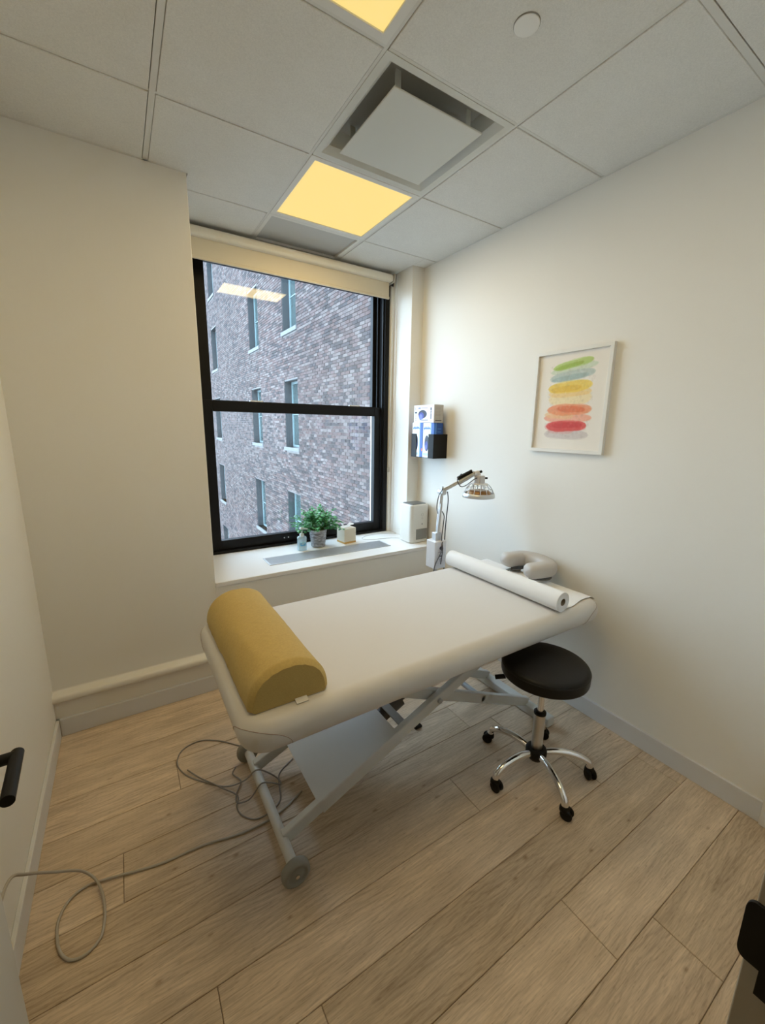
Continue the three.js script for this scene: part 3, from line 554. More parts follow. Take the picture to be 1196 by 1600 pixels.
// ---------------------------------------------------------------- heat lamp on its stand
{
  const bx = 1.43, bz = -0.625;
  const t = thing('heat_lamp', 'white and silver mineral heat lamp on a jointed arm behind the massage table', 'heat lamp', [bx, 0, bz]);
  const white = std(lin(0.70, 0.71, 0.74), 0.4), silver = std(lin(0.62, 0.64, 0.66), 0.3, { metalness: 0.7 }), wire = std(lin(0.06, 0.06, 0.065), 0.5);
  // wheeled base
  for (const a of [0.3, 1.87, 3.44, 5.01]) { const x = Math.cos(a) * 0.21, z = Math.sin(a) * 0.21 * 0.62; mesh('base_leg', rod([0, 0.06, 0], [x, 0.045, z], 0.012), white, t); mesh('caster', merge([cyl(0.02, 0.02, 0.018, 20).rotateX(Math.PI / 2).translate(x, 0.02, z), rod([x, 0.02, z], [x, 0.047, z], 0.006, 8)]), M.black, t); }
  mesh('lower_pole', rod([0, 0.05, 0], [0, 0.70, 0], 0.013, 18), silver, t);
  const timerTex = canvasTex(128, 256, (c, w, h) => { c.fillStyle = '#d6d8de'; c.fillRect(0, 0, w, h); c.fillStyle = '#2c3550'; c.beginPath(); c.arc(64, 58, 17, 0, 7); c.fill(); c.fillStyle = '#8d93a5'; c.beginPath(); c.arc(64, 58, 6, 0, 7); c.fill(); c.strokeStyle = '#5d647a'; c.lineWidth = 5; c.beginPath(); c.moveTo(34, 100); c.lineTo(60, 94); c.moveTo(72, 106); c.lineTo(98, 102); c.stroke(); c.fillStyle = '#4a5168'; c.fillRect(40, 132, 48, 14); c.fillStyle = '#b9bcc6'; c.beginPath(); c.arc(70, 182, 20, 0, 7); c.fill(); c.strokeStyle = '#5d647a'; c.lineWidth = 4; c.beginPath(); c.arc(70, 182, 20, 3.4, 5.4); c.stroke(); });
  const bg = box(-0.046, 0.046, 0.665, 0.845, -0.045, 0.045, 0.006, 2);
  const ctl = mesh('control_box', bg, white, t);
  const face = new THREE.PlaneGeometry(0.082, 0.168); face.translate(0, 0.755, 0.0456); mesh('control_face', face, std(0xffffff, 0.4, { map: timerTex }), ctl, 'timer dial face');
  mesh('dial', cyl(0.010, 0.011, 0.012, 20).rotateX(Math.PI / 2).translate(0, 0.80, 0.051), std(lin(0.03, 0.04, 0.08), 0.4), ctl);
  // upright spring arm
  const top = [0.028, 1.150, 0.0];
  mesh('arm', merge([rod([-0.008, 0.845, 0.012], [0.018, 1.08, 0.012], 0.008, 12), rod([0.006, 0.845, -0.012], [0.030, 1.08, -0.012], 0.008, 12), rod([0.0, 0.86, 0], [0.016, 1.04, 0], 0.0115, 14), box(-0.024, 0.022, 0.842, 0.895, -0.02, 0.02, 0.004, 2)]), silver, t, 'silver lower spring arm');
  mesh('elbow', merge([rod([0.020, 1.075, 0], [0.028, 1.16, 0], 0.012, 14), rod([top[0], 1.150, -0.024], [top[0], 1.150, 0.024], 0.017, 20), rod([top[0], 1.152, 0], [top[0] + 0.002, 1.185, 0], 0.008, 10)]), silver, t);
  // sloping upper arm to the head: head centre at (1.62, 1.2, -0.47)
  const hx = 1.625 - bx, hz = -0.475 - bz, e = [hx - 0.028, 1.272, hz - 0.022];
  const mid = [lerp(top[0], e[0], 0.52), lerp(1.152, e[1], 0.50), lerp(0, e[2], 0.52)];
  mesh('upper_arm', merge([rod([top[0], 1.152, 0], mid, 0.008, 12), rod([top[0], 1.166, 0.004], [mid[0], mid[1] + 0.012, mid[2]], 0.006, 12), rod(mid, e, 0.0155, 16)]), silver, t, 'silver upper arm');
  mesh('arm_grip', rod([mid[0] - 0.006, mid[1] + 0.026, mid[2] - 0.004], [e[0] - 0.012, e[1] + 0.016, e[2] - 0.004], 0.012, 14), M.black, t, 'black arm cover');
  mesh('head_joint', merge([rod(e, [e[0] + 0.028, e[1] + 0.006, e[2] + 0.008], 0.016, 16), rod([hx - 0.002, 1.282, hz - 0.016], [hx + 0.004, 1.250, hz - 0.002], 0.011, 14)]), white, t);
  mesh('joint_knob', rod([e[0] + 0.022, e[1] + 0.006, e[2] + 0.008], [e[0] + 0.05, e[1] + 0.012, e[2] + 0.014], 0.008, 12), M.black, t);
  const head = new THREE.Group(); head.name = 'head'; head.position.set(hx, 1.150, hz); t.add(head);
  mesh('cap', box(-0.024, 0.024, 0.062, 0.112, -0.024, 0.024, 0.006, 2), std(lin(0.55, 0.54, 0.56), 0.4), head, 'grey head cap');
  mesh('clamp_knob', rod([0.02, 0.095, 0.01], [0.045, 0.095, 0.02], 0.006, 10), M.black, head);
  const cage = [], ra = 0.052, rb = 0.096;
  for (let i = 0; i < 14; i++) { const a = i / 14 * Math.PI * 2, c = Math.cos(a), s = Math.sin(a); cage.push(tube([[c * 0.03, 0.064, s * 0.03], [c * ra, 0.060, s * ra], [c * 0.078, 0.030, s * 0.078], [c * rb, -0.018, s * rb]], 0.0019, 16, 6)); }
  cage.push(new THREE.TorusGeometry(ra, 0.0028, 8, 40).rotateX(Math.PI / 2).translate(0, 0.060, 0), new THREE.TorusGeometry(0.0765, 0.0018, 8, 48).rotateX(Math.PI / 2).translate(0, 0.032, 0));
  mesh('guard_cage', merge(cage), silver, head, 'silver wire guard');
  mesh('shade_rim', lathe([[rb - 0.006, -0.024], [rb + 0.002, -0.022], [rb + 0.002, -0.008], [rb - 0.004, 0.004], [rb - 0.008, 0.004], [rb - 0.006, -0.024]], 56), silver, head);
  mesh('top_plate', lathe([[0, 0.066], [0.05, 0.064], [0.054, 0.058], [0, 0.058]], 40), white, head);
  mesh('heating_plate', lathe([[0, 0.020], [0.060, 0.020], [0.068, 0.014], [0.074, -0.008], [0.072, -0.013], [0, -0.013]], 44), std(lin(0.30, 0.16, 0.06), 0.38, { metalness: 0.6 }), head, 'bronze heating plate');
  for (const a of [0.4, 2.0, 3.6, 5.2]) mesh('standoff', rod([Math.cos(a) * 0.035, 0.018, Math.sin(a) * 0.035], [Math.cos(a) * 0.035, 0.060, Math.sin(a) * 0.035], 0.003, 8), silver, head);
  mesh('power_cord', merge([
    tube([[-0.01, 0.70, 0.06], [0.004, 0.80, 0.058], [0.012, 0.85, 0.035], [0.030, 0.95, 0.024], [0.038, 1.00, 0.018], [0.020, 1.03, 0.02]], 0.0032, 50, 6),
    tube([[-0.06, 0.62, 0.05], [-0.05, 0.70, 0.055], [-0.01, 0.78, 0.06], [0.010, 0.84, 0.045]], 0.0032, 30, 6),
    tube([[0.075, 0.60, 0.0], [0.070, 0.75, 0.0], [0.064, 0.90, 0.005], [0.072, 1.02, 0.005], [0.078, 1.10, 0.004], [0.070, 1.15, 0.003]], 0.0036, 50, 6),
    tube([[-0.016, 1.02, 0.02], [-0.026, 1.06, 0.02], [-0.014, 1.13, 0.02], [0.024, 1.175, 0.012]], 0.003, 30, 6),
    tube([[mid[0] + 0.02, mid[1] + 0.055, mid[2]], [mid[0] - 0.02, mid[1] + 0.02, mid[2] + 0.01], [mid[0] + 0.0, mid[1] - 0.02, mid[2] + 0.02], [mid[0] + 0.04, mid[1] - 0.018, mid[2] + 0.02], [hx - 0.035, 1.245, hz], [hx - 0.015, 1.247, hz]], 0.003, 50, 6)]), wire, t, 'thin dark cable');
}

// ---------------------------------------------------------------- things on the sill
{ // potted plant
  const t = thing('potted_plant', 'bushy green plant in a ridged grey metal pot on the sill', 'plant', [0.985, SILL, -1.478]);
  const pts = [[0, 0.002], [0.050, 0.002], [0.052, 0.005]]; for (let i = 0; i <= 24; i++) { const y = 0.005 + i / 24 * 0.125; pts.push([0.052 + (y / 0.13) * 0.014 + 0.0012 * Math.sin(i * 1.55), y]); } pts.push([0.0695, 0.132], [0.0695, 0.137], [0.0655, 0.137], [0.063, 0.118], [0, 0.118]);
  const zinc = dataTex(128, 128, (i, j) => { const v = 150 + 50 * (vnoise(i / 9, j / 5, 61, 14, 26) - 0.5) + 46 * (vnoise(i / 30, j / 2.5, 62, 5, 51) - 0.5); return [v, v * 1.0, v * 1.03]; }); zinc.repeat.set(2, 1);
  mesh('pot', lathe(pts, 48), std(0xffffff, 0.42, { map: zinc, metalness: 0.45 }), t, 'ridged galvanised metal pot');
  mesh('soil', lathe([[0, 0.122], [0.063, 0.120]], 32), std(lin(0.05, 0.035, 0.02), 0.95, { side: THREE.DoubleSide }), t);
  const R = rng(77), leaf = (() => { const s = [[0, 0], [0.5, 0.25], [0.62, 0.55], [0.4, 0.85], [0, 1], [-0.4, 0.85], [-0.62, 0.55], [-0.5, 0.25]], P = []; for (let i = 0; i < 8; i++) { const a = s[i], b = s[(i + 1) % 8]; P.push(0, 0.06, 0.5, a[0] * 0.7, 0, a[1], b[0] * 0.7, 0, b[1]); } const g = new THREE.BufferGeometry(); g.setAttribute('position', new THREE.Float32BufferAttribute(P, 3)); g.computeVertexNormals(); return g; })();
  const sets = [[], [], []], stems = [], q = new THREE.Quaternion(), e = new THREE.Euler(), m4 = new THREE.Matrix4();
  for (let s = 0; s < 95; s++) {
    const a = R() * 6.283, rr = Math.sqrt(R()) * 0.045, el = 0.15 + R() * 1.35, len = 0.115 + R() * 0.075 + (R() < 0.12 ? 0.03 : 0), out = Math.cos(el) * len * 1.18, up = Math.sin(el) * len * 0.95;
    const p0 = [Math.cos(a) * rr, 0.12, Math.sin(a) * rr], p2 = [Math.cos(a) * (rr + out), 0.135 + up - 0.018 * Math.cos(el), Math.sin(a) * (rr + out)], p1 = [lerp(p0[0], p2[0], 0.4), lerp(p0[1], p2[1], 0.7) + 0.012, lerp(p0[2], p2[2], 0.4)];
    p2[0] = clamp(p2[0], -0.19, 0.135); if (p2[2] < -0.115) { p2[2] = -0.115; p1[2] = Math.max(p1[2], -0.10); }
    stems.push(tube([p0, p1, p2], 0.0012, 8, 4));
    for (let k = 0; k < 15; k++) {
      const u = 0.32 + 0.68 * k / 14, px = (1 - u) ** 2 * p0[0] + 2 * u * (1 - u) * p1[0] + u * u * p2[0], py = (1 - u) ** 2 * p0[1] + 2 * u * (1 - u) * p1[1] + u * u * p2[1], pz = (1 - u) ** 2 * p0[2] + 2 * u * (1 - u) * p1[2] + u * u * p2[2];
      e.set(-0.5 + R() * 1.1, R() * 6.283, (R() - 0.5) * 1.0, 'YXZ'); q.setFromEuler(e); const sz = 0.013 + R() * 0.013;
      m4.compose(new THREE.Vector3(px, py, Math.max(pz, -0.125)), q, new THREE.Vector3(sz, sz, sz)); sets[Math.floor(R() * 3)].push(leaf.clone().applyMatrix4(m4));
    }
  }
  const cols = [lin(0.04, 0.24, 0.07), lin(0.07, 0.36, 0.12), lin(0.16, 0.50, 0.20)];
  sets.forEach((g, i) => { const f = mesh('foliage', mergeGeometries(g), phys(cols[i], 0.5, { side: THREE.DoubleSide, transmission: 0.25, thickness: 0 }), t); f.userData.kind = 'stuff'; });
  mesh('stems', mergeGeometries(stems), std(lin(0.07, 0.20, 0.05), 0.6), t).userData.kind = 'stuff';
}
{ // sanitiser bottle
  const t = thing('pump_bottle', 'small clear pump bottle with a blue label beside the plant pot', 'bottle', [0.838, SILL, -1.432]); t.scale.setScalar(1.2);
  const sh = cushion(0.056, 0.036, 0.088, 0.014, 0.012, 0.004, 0, 6, 5); sh.translate(0, 0.001, 0);
  mesh('bottle', sh, phys(lin(0.72, 0.86, 0.90), 0.12, { transmission: 0.55, thickness: 0 }), t, 'clear bottle');
  const lab = box(-0.021, 0.021, 0.026, 0.064, -0.0186, 0.0186, 0.008, 2);
  const lt = canvasTex(64, 64, (c) => { c.fillStyle = '#4fa3cf'; c.fillRect(0, 0, 64, 64); c.fillStyle = '#a8d6ea'; c.fillRect(0, 0, 64, 22); c.fillStyle = '#e8f4fa'; c.fillRect(14, 30, 36, 4); c.fillRect(14, 40, 28, 3); });
  mesh('label', lab, std(0xffffff, 0.4, { map: lt }), t, 'blue label');
  const w = std(lin(0.78, 0.80, 0.82), 0.35);
  const pump = mesh('pump', merge([lathe([[0, 0.086], [0.0135, 0.086], [0.0135, 0.104], [0.009, 0.107], [0.005, 0.108], [0.005, 0.132], [0, 0.132]], 28), box(-0.012, 0.012, 0.131, 0.144, -0.010, 0.010, 0.004, 2), rod([0.006, 0.137, 0], [0.034, 0.132, 0.010], 0.004, 10)]), w, t, 'white pump top');
}
{ // tissue box
  const t = thing('tissue_box', 'square cream tissue box with a golden foot and a tissue standing out', 'tissue box', [1.226, SILL, -1.478], 0.12);
  mesh('box', box(-0.054, 0.054, 0.014, 0.120, -0.054, 0.054, 0.003, 2), std(lin(0.66, 0.61, 0.50), 0.6), t);
  mesh('base_band', box(-0.0545, 0.0545, 0, 0.0142, -0.0545, 0.0545, 0.002, 1), std(lin(0.56, 0.34, 0.10), 0.45), t, 'golden brown base band');
  mesh('slot_rim', lathe([[0.020, 0.1195], [0.036, 0.1195], [0.036, 0.1215], [0.020, 0.1215]], 32), std(lin(0.75, 0.72, 0.66), 0.5), t);
  const P = [], I = [], N = 26, K = 9; for (let k = 0; k <= K; k++) for (let i = 0; i < N; i++) { const a = i / N * 6.283, v = k / K, r = 0.022 * (1 - v) + (0.048 + 0.016 * Math.sin(a * 3 + 1) + 0.006 * Math.sin(a * 7)) * v; P.push(Math.cos(a) * r, 0.121 + 0.030 * v * (1 + 0.28 * Math.sin(a * 2 + 0.6)) - 0.012 * v * v * (1 + Math.sin(a * 3)), Math.sin(a) * r * 0.62); }
  for (let k = 0; k < K; k++) for (let i = 0; i < N; i++) { const j = (i + 1) % N, a = k * N + i, b = k * N + j; I.push(a, a + N, b, b, a + N, b + N); }
  const g = new THREE.BufferGeometry(); g.setAttribute('position', new THREE.Float32BufferAttribute(P, 3)); g.setIndex(I); g.computeVertexNormals();
  mesh('tissue', g, phys(lin(0.84, 0.85, 0.86), 0.9, { side: THREE.DoubleSide, transmission: 0.2, thickness: 0 }), t, 'white tissue');
}
{ // air purifier
  const t = thing('air_purifier', 'white upright air purifier with a grey grille in the sill corner', 'air purifier', [1.718, SILL, -1.252], 0.03);
  const body = std(lin(0.72, 0.71, 0.66), 0.4), g = cushion(0.180, 0.160, 0.306, 0.030, 0.010, 0.012, 0, 8, 5);
  mesh('body', g, body, t);
  const vent = mesh('top_vent', cushion(0.150, 0.130, 0.005, 0.022, 0.002, 0.001, 0, 8, 3).translate(0, 0.3045, 0), std(lin(0.16, 0.17, 0.17), 0.6), t, 'dark grey outlet grille');
  for (let z = -0.045; z < 0.05; z += 0.015) mesh('louvre', box(-0.058, 0.058, 0.3095, 0.3125, z - 0.003, z + 0.003, 0.001, 1), std(lin(0.30, 0.31, 0.31), 0.5), vent);
  const mt = dataTex(128, 128, (i, j) => { const d = ((i % 8) - 3.5) ** 2 + ((j % 8) - 3.5) ** 2 < 6 ? 70 : 150; return [d, d, d * 0.97]; }); mt.repeat.set(2, 2);
  mesh('front_grille', box(-0.040, 0.070, 0.026, 0.112, 0.0775, 0.0812, 0.002, 1), std(0xffffff, 0.6, { map: mt }), t, 'perforated grey intake grille');
  mesh('power_button', cyl(0.006, 0.006, 0.003, 20).rotateX(Math.PI / 2).translate(0.018, 0.150, 0.0805), std(lin(0.35, 0.35, 0.33), 0.4), t);
  mesh('indicator', merge([new THREE.TorusGeometry(0.011, 0.0012, 6, 28).translate(0.018, 0.225, 0.0805), new THREE.TorusGeometry(0.006, 0.0010, 6, 24).translate(0.018, 0.195, 0.0805)]), std(lin(0.5, 0.49, 0.46), 0.5), t);
}
tag(mesh('purifier_cord', tube([[1.668, SILL + 0.006, -1.325], [1.60, SILL + 0.0025, -1.39], [1.50, SILL + 0.0025, -1.415], [1.40, SILL + 0.0025, -1.44], [1.375, SILL + 0.0025, -1.49], [1.44, SILL + 0.0025, -1.545], [1.56, SILL + 0.0025, -1.56], [1.66, SILL + 0.0025, -1.53], [1.71, SILL + 0.0025, -1.49]], 0.0022, 70, 6), std(lin(0.62, 0.62, 0.60), 0.5)), 'thin white cord looped on the sill beside the air purifier', 'cord');

// ---------------------------------------------------------------- glove boxes in a wall rack
{
  const xF = 1.703, xB = 1.8, zA = -1.292, zB = -1.022, y0 = 1.322;
  const t = thing('glove_rack', 'black wall rack with an open front holding glove boxes', 'wall rack', [XR, y0, (zA + zB) / 2]);
  const X = (x) => x - XR, hz = (zB - zA) / 2, h = 0.176, th = 0.004;
  mesh('back_plate', box(X(1.822), X(XR), 0, h, -hz, hz, 0.001, 1), M.black, t);
  mesh('tray', box(X(xF) - th, X(1.822), 0, th, -hz, hz, 0.001, 1), M.black, t);
  for (const s of [-1, 1]) mesh('side_panel', box(X(xF) - th, X(1.822), th, h, s > 0 ? hz - th : -hz, s > 0 ? hz : -hz + th, 0.001, 1), M.black, t);
  mesh('front_flap', box(X(xF) - th, X(xF), th, h, -hz + th, -hz + 0.062, 0.001, 1), M.black, t);
  mesh('front_flap', box(X(xF) - th, X(xF), th, h, hz - 0.062, hz - th, 0.001, 1), M.black, t);
  const px = (c, x, y, rx, ry, col) => { c.fillStyle = col; c.beginPath(); c.ellipse(x, y, rx, ry, 0, 0, 7); c.fill(); };
  const squiggle = (c, x, y, w, h, col, lw) => { c.strokeStyle = col; c.lineWidth = lw; c.lineCap = 'round'; c.beginPath(); c.moveTo(x, y); for (let i = 1; i <= 12; i++) c.lineTo(x + w * i / 12, y + Math.sin(i * 2.2) * h * (i % 3 ? 1 : 0.5)); c.stroke(); };
  // upright box: white front with a tall oval opening and a blue edge, blue sides
  const front = canvasTex(128, 256, (c, w, h) => { c.fillStyle = '#eceef4'; c.fillRect(0, 0, w, h); c.fillStyle = '#2f62b8'; c.fillRect(96, 0, 32, h); c.fillStyle = '#9cc3ea'; c.fillRect(88, 0, 9, h); squiggle(c, 10, 40, 74, 8, '#2a72bd', 8); px(c, 48, 150, 26, 58, '#1b2342'); px(c, 44, 168, 17, 34, '#33409a'); px(c, 40, 178, 8, 18, '#6a78cc'); c.fillStyle = '#e0752c'; c.fillRect(116, 190, 12, 22); c.fillStyle = '#b9d4ef'; c.fillRect(6, 224, 74, 18); });
  const side = canvasTex(128, 256, (c, w, h) => { c.fillStyle = '#1d4c98'; c.fillRect(0, 0, w, h); c.fillStyle = '#2e6fc4'; c.fillRect(0, 0, 26, h); c.fillStyle = '#7fb0e2'; c.fillRect(26, 0, 6, h); c.fillStyle = '#4d86c9'; for (let i = 0; i < 5; i++) c.fillRect(50, 40 + i * 22, 50, 5); });
  const topT = canvasTex(256, 128, (c, w, h) => { c.fillStyle = '#e9e8f0'; c.fillRect(0, 0, w, h); px(c, 112, 66, 54, 30, '#181c3a'); px(c, 96, 78, 34, 26, '#3b46a4'); px(c, 90, 88, 22, 22, '#6f7fd4'); c.fillStyle = '#3a3d55'; c.font = 'bold 22px sans-serif'; c.fillText('L', 14, 30); c.fillRect(12, 48, 28, 12); c.fillStyle = '#9fa2b6'; for (let i = 0; i < 4; i++) c.fillRect(14, 70 + i * 12, 22, 4); c.fillStyle = '#8f93aa'; c.fillRect(56, 16, 30, 12); c.fillRect(92, 20, 84, 4); squiggle(c, 100, 110, 80, 4, '#777c94', 5); squiggle(c, 214, 30, 8, 10, '#50536a', 9); c.fillStyle = '#70748a'; c.fillRect(210, 48, 18, 8); c.fillRect(212, 62, 14, 40); });
  const topS = canvasTex(128, 128, (c, w, h) => { c.fillStyle = '#b9b4ab'; c.fillRect(0, 0, w, h); c.fillStyle = '#a49e94'; for (let i = 0; i < 9; i++) c.fillRect(14, 16 + i * 10, 80, 4); c.fillStyle = '#55504a'; c.fillRect(20, 108, 88, 8); });
  const plain = std(lin(0.70, 0.70, 0.74), 0.5), blue = std(lin(0.03, 0.10, 0.34), 0.45);
  const mk = (tex) => std(0xffffff, 0.45, { map: tex });
  // box faces in BoxGeometry order: +x, -x, +y, -y, +z, -z; the front looks to -x, the end to +z
  const put = (name, label, g, mats) => { const t2 = tag(mesh(name, g, mats), label, 'glove box', null, 'glove boxes in the wall rack'); return t2; };
  const fx = 1.7035, fm = mk(front), sm = mk(side), bw = 0.127;
  put('glove_box', 'upright blue and white glove box standing in the rack nearer the window', box(fx, fx + 0.085, y0 + th, y0 + th + 0.254, zA + 0.0055, zA + 0.0055 + bw), [blue, fm, blue, blue, sm, sm]);
  put('glove_box', 'upright blue and white glove box standing in the rack nearer the framed print', box(fx, fx + 0.085, y0 + th, y0 + th + 0.252, zB - 0.0055 - bw, zB - 0.0055), [blue, fm, blue, blue, sm, sm]);
  put('glove_box', 'white and lilac glove box lying on top of the two upright boxes', box(fx - 0.002, fx + 0.084, y0 + th + 0.2542, y0 + th + 0.381, zA + 0.022, zB - 0.010), [plain, mk(topT), plain, plain, mk(topS), plain]);
}

// ---------------------------------------------------------------- framed watercolour print
{
  const zc = -0.058, yc = 1.689, W = 0.436, Hh = 0.535, f = 0.016;
  const t = thing('framed_print', 'white framed print of rainbow watercolour strokes on the wall', 'picture', [XR, yc, zc]);
  const art = canvasTex(512, 640, (c, w, h) => {
    c.fillStyle = '#ece7de'; c.fillRect(0, 0, w, h);
    const R = rng(12);
    const stroke = (u0, u1, v, hh, col, tilt, al) => {
      for (let p = 0; p < 5; p++) {
        c.globalAlpha = al * (p === 0 ? 0.55 : 0.28); c.fillStyle = col; c.beginPath();
        const x0 = u0 * w + (R() - 0.5) * 14, x1 = u1 * w + (R() - 0.5) * 14, n = 26, H2 = hh * h * (1.10 + R() * 0.22), up = [], dn = [];
        for (let i = 0; i <= n; i++) { const s = i / n, e = Math.pow(Math.max(0, 1 - Math.pow(Math.abs(2 * s - 1), 3.2)), 0.5) * (0.92 + 0.12 * Math.sin(s * 9 + p * 2 + v * 40)), y = v * h + tilt * (s - 0.5) * h + Math.sin(s * 5 + p) * 2.4, x = lerp(x0, x1, s); up.push([x, y - H2 * 0.5 * e + (R() - 0.5) * 4]); dn.push([x, y + H2 * 0.5 * e + (R() - 0.5) * 4]); }
        c.moveTo(...up[0]); for (let i = 1; i <= n; i++) { const a = up[i - 1], b = up[i]; c.quadraticCurveTo(a[0], a[1], (a[0] + b[0]) / 2, (a[1] + b[1]) / 2); }
        for (let i = n; i > 0; i--) { const a = dn[i], b = dn[i - 1]; c.quadraticCurveTo(a[0], a[1], (a[0] + b[0]) / 2, (a[1] + b[1]) / 2); }
        c.closePath(); c.fill();
      }
      c.globalAlpha = 1;
    };
    stroke(0.20, 0.86, 0.168, 0.066, '#c0d0b8', -0.050, 0.55);
    stroke(0.23, 0.79, 0.125, 0.066, '#aac767', -0.056, 0.85); stroke(0.26, 0.66, 0.138, 0.036, '#8fb23c', -0.044, 0.55);
    stroke(0.19, 0.82, 0.238, 0.084, '#adc1bb', -0.040, 0.85); stroke(0.21, 0.74, 0.258, 0.048, '#93aeb0', -0.034, 0.5);
    stroke(0.20, 0.81, 0.465, 0.130, '#f0d9a0', -0.004, 0.55); stroke(0.19, 0.81, 0.410, 0.070, '#eecb82', -0.012, 0.6);
    stroke(0.18, 0.80, 0.350, 0.100, '#eccb4c', -0.020, 0.9); stroke(0.22, 0.66, 0.368, 0.052, '#e4b43a', -0.016, 0.5);
    stroke(0.14, 0.83, 0.668, 0.080, '#eda184', 0.004, 0.75); stroke(0.16, 0.60, 0.640, 0.060, '#eec08c', 0.020, 0.6);
    stroke(0.19, 0.82, 0.582, 0.092, '#ea8b5d', 0.004, 0.85); stroke(0.33, 0.74, 0.578, 0.058, '#df683a', 0.020, 0.55);
    stroke(0.17, 0.82, 0.838, 0.088, '#cbc4c1', 0.004, 0.85); stroke(0.22, 0.60, 0.806, 0.046, '#dca6a3', 0.004, 0.5);
    stroke(0.18, 0.78, 0.752, 0.092, '#d63b3a', -0.006, 0.98); stroke(0.24, 0.72, 0.742, 0.050, '#c92b2e', -0.004, 0.5);
    for (let i = 0; i < 900; i++) { c.globalAlpha = 0.05; c.fillStyle = R() < 0.5 ? '#ffffff' : '#8a6a50'; c.beginPath(); c.arc((0.18 + R() * 0.64) * w, (0.10 + R() * 0.76) * h, 2 + R() * 9, 0, 7); c.fill(); }
    c.globalAlpha = 1;
  });
  const frame = (() => { const s = new THREE.Shape(); s.moveTo(-W / 2, -Hh / 2); s.lineTo(W / 2, -Hh / 2); s.lineTo(W / 2, Hh / 2); s.lineTo(-W / 2, Hh / 2); const a = W / 2 - f, b = Hh / 2 - f, p = new THREE.Path(); p.moveTo(-a, -b); p.lineTo(-a, b); p.lineTo(a, b); p.lineTo(a, -b); s.holes.push(p); const g = new THREE.ExtrudeGeometry(s, { depth: 0.020, bevelEnabled: true, bevelSize: 0.001, bevelThickness: 0.001, bevelSegments: 2 }); g.rotateY(-Math.PI / 2); g.translate(-0.001, 0, 0); return g; })();
  mesh('frame', frame, std(lin(0.78, 0.77, 0.73), 0.35), t, 'slim white frame');
  const pg = new THREE.PlaneGeometry(W - 2 * f + 0.004, Hh - 2 * f + 0.004); pg.rotateY(-Math.PI / 2); pg.translate(-0.008, 0, 0);
  mesh('print', pg, std(0xffffff, 0.7, { map: art }), t, 'watercolour print of stacked rainbow strokes');
  mesh('backing', box(-0.0075, -0.001, -Hh / 2 + 0.004, Hh / 2 - 0.004, -W / 2 + 0.004, W / 2 - 0.004), std(lin(0.4, 0.36, 0.3), 0.8), t);
  const gg = new THREE.PlaneGeometry(W - 2 * f + 0.004, Hh - 2 * f + 0.004); gg.rotateY(-Math.PI / 2); gg.translate(-0.0105, 0, 0);
  mesh('glazing', gg, M.glass, t);
}

// ---------------------------------------------------------------- cables on the floor
{
  const f = (pts, r) => pts.map(([x, z, y]) => [x, (y || 0) + r + 0.0003, z]);
  const grey = std(lin(0.40, 0.37, 0.32), 0.5), dark = std(lin(0.26, 0.245, 0.225), 0.5);
  tag(mesh('power_cable', tube(f([[-0.570, 0.43, 0.30], [-0.588, 0.20, 0.31], [-0.594, 0.048, 0.305], [-0.586, 0.005, 0.295], [-0.569, -0.032, 0.25], [-0.524, -0.109, 0.14], [-0.46, -0.143, 0.06], [-0.428, -0.128, 0.02], [-0.408, -0.074, 0.006], [-0.402, 0.0], [-0.412, 0.058], [-0.445, 0.083], [-0.480, 0.078], [-0.508, 0.044], [-0.523, -0.013], [-0.523, -0.071], [-0.499, -0.119], [-0.457, -0.138], [-0.400, -0.126, 0.004], [-0.24, -0.09], [-0.093, -0.08], [0.017, -0.056], [0.113, -0.051], [0.20, -0.065], [0.30, -0.11]], 0.0042), 0.0042, 220, 10), grey), 'beige power cable looping over the boards towards the door', 'cable');
  tag(mesh('control_cable', merge([tube(f([[0.225, -0.45, 0.0], [0.162, -0.486], [0.051, -0.602], [-0.03, -0.646], [-0.105, -0.624], [-0.135, -0.549], [-0.111, -0.463], [-0.045, -0.375], [0.033, -0.30, 0.002], [0.10, -0.262, 0.030], [0.150, -0.238, 0.078], [0.222, -0.205, 0.03], [0.235, -0.184, 0.01], [0.18, -0.165, 0.06], [0.145, -0.16, 0.078], [0.095, -0.168, 0.02], [0.051, -0.20], [0.060, -0.24, 0.004], [0.09, -0.29, 0.006], [0.07, -0.36], [0.09, -0.39]], 0.003), 0.003, 220, 8), tube(f([[-0.10, -0.478, 0.006], [-0.065, -0.415, 0.004], [0.008, -0.304, 0.007], [0.06, -0.218, 0.007], [0.046, -0.179], [0.054, -0.132], [0.096, -0.085], [0.150, -0.080, 0.004], [0.207, -0.116], [0.225, -0.177, 0.006], [0.25, -0.25], [0.33, -0.30]], 0.003), 0.003, 160, 8)]), dark), 'thin dark cable coiled around the wheeled axle of the table', 'cable');
}

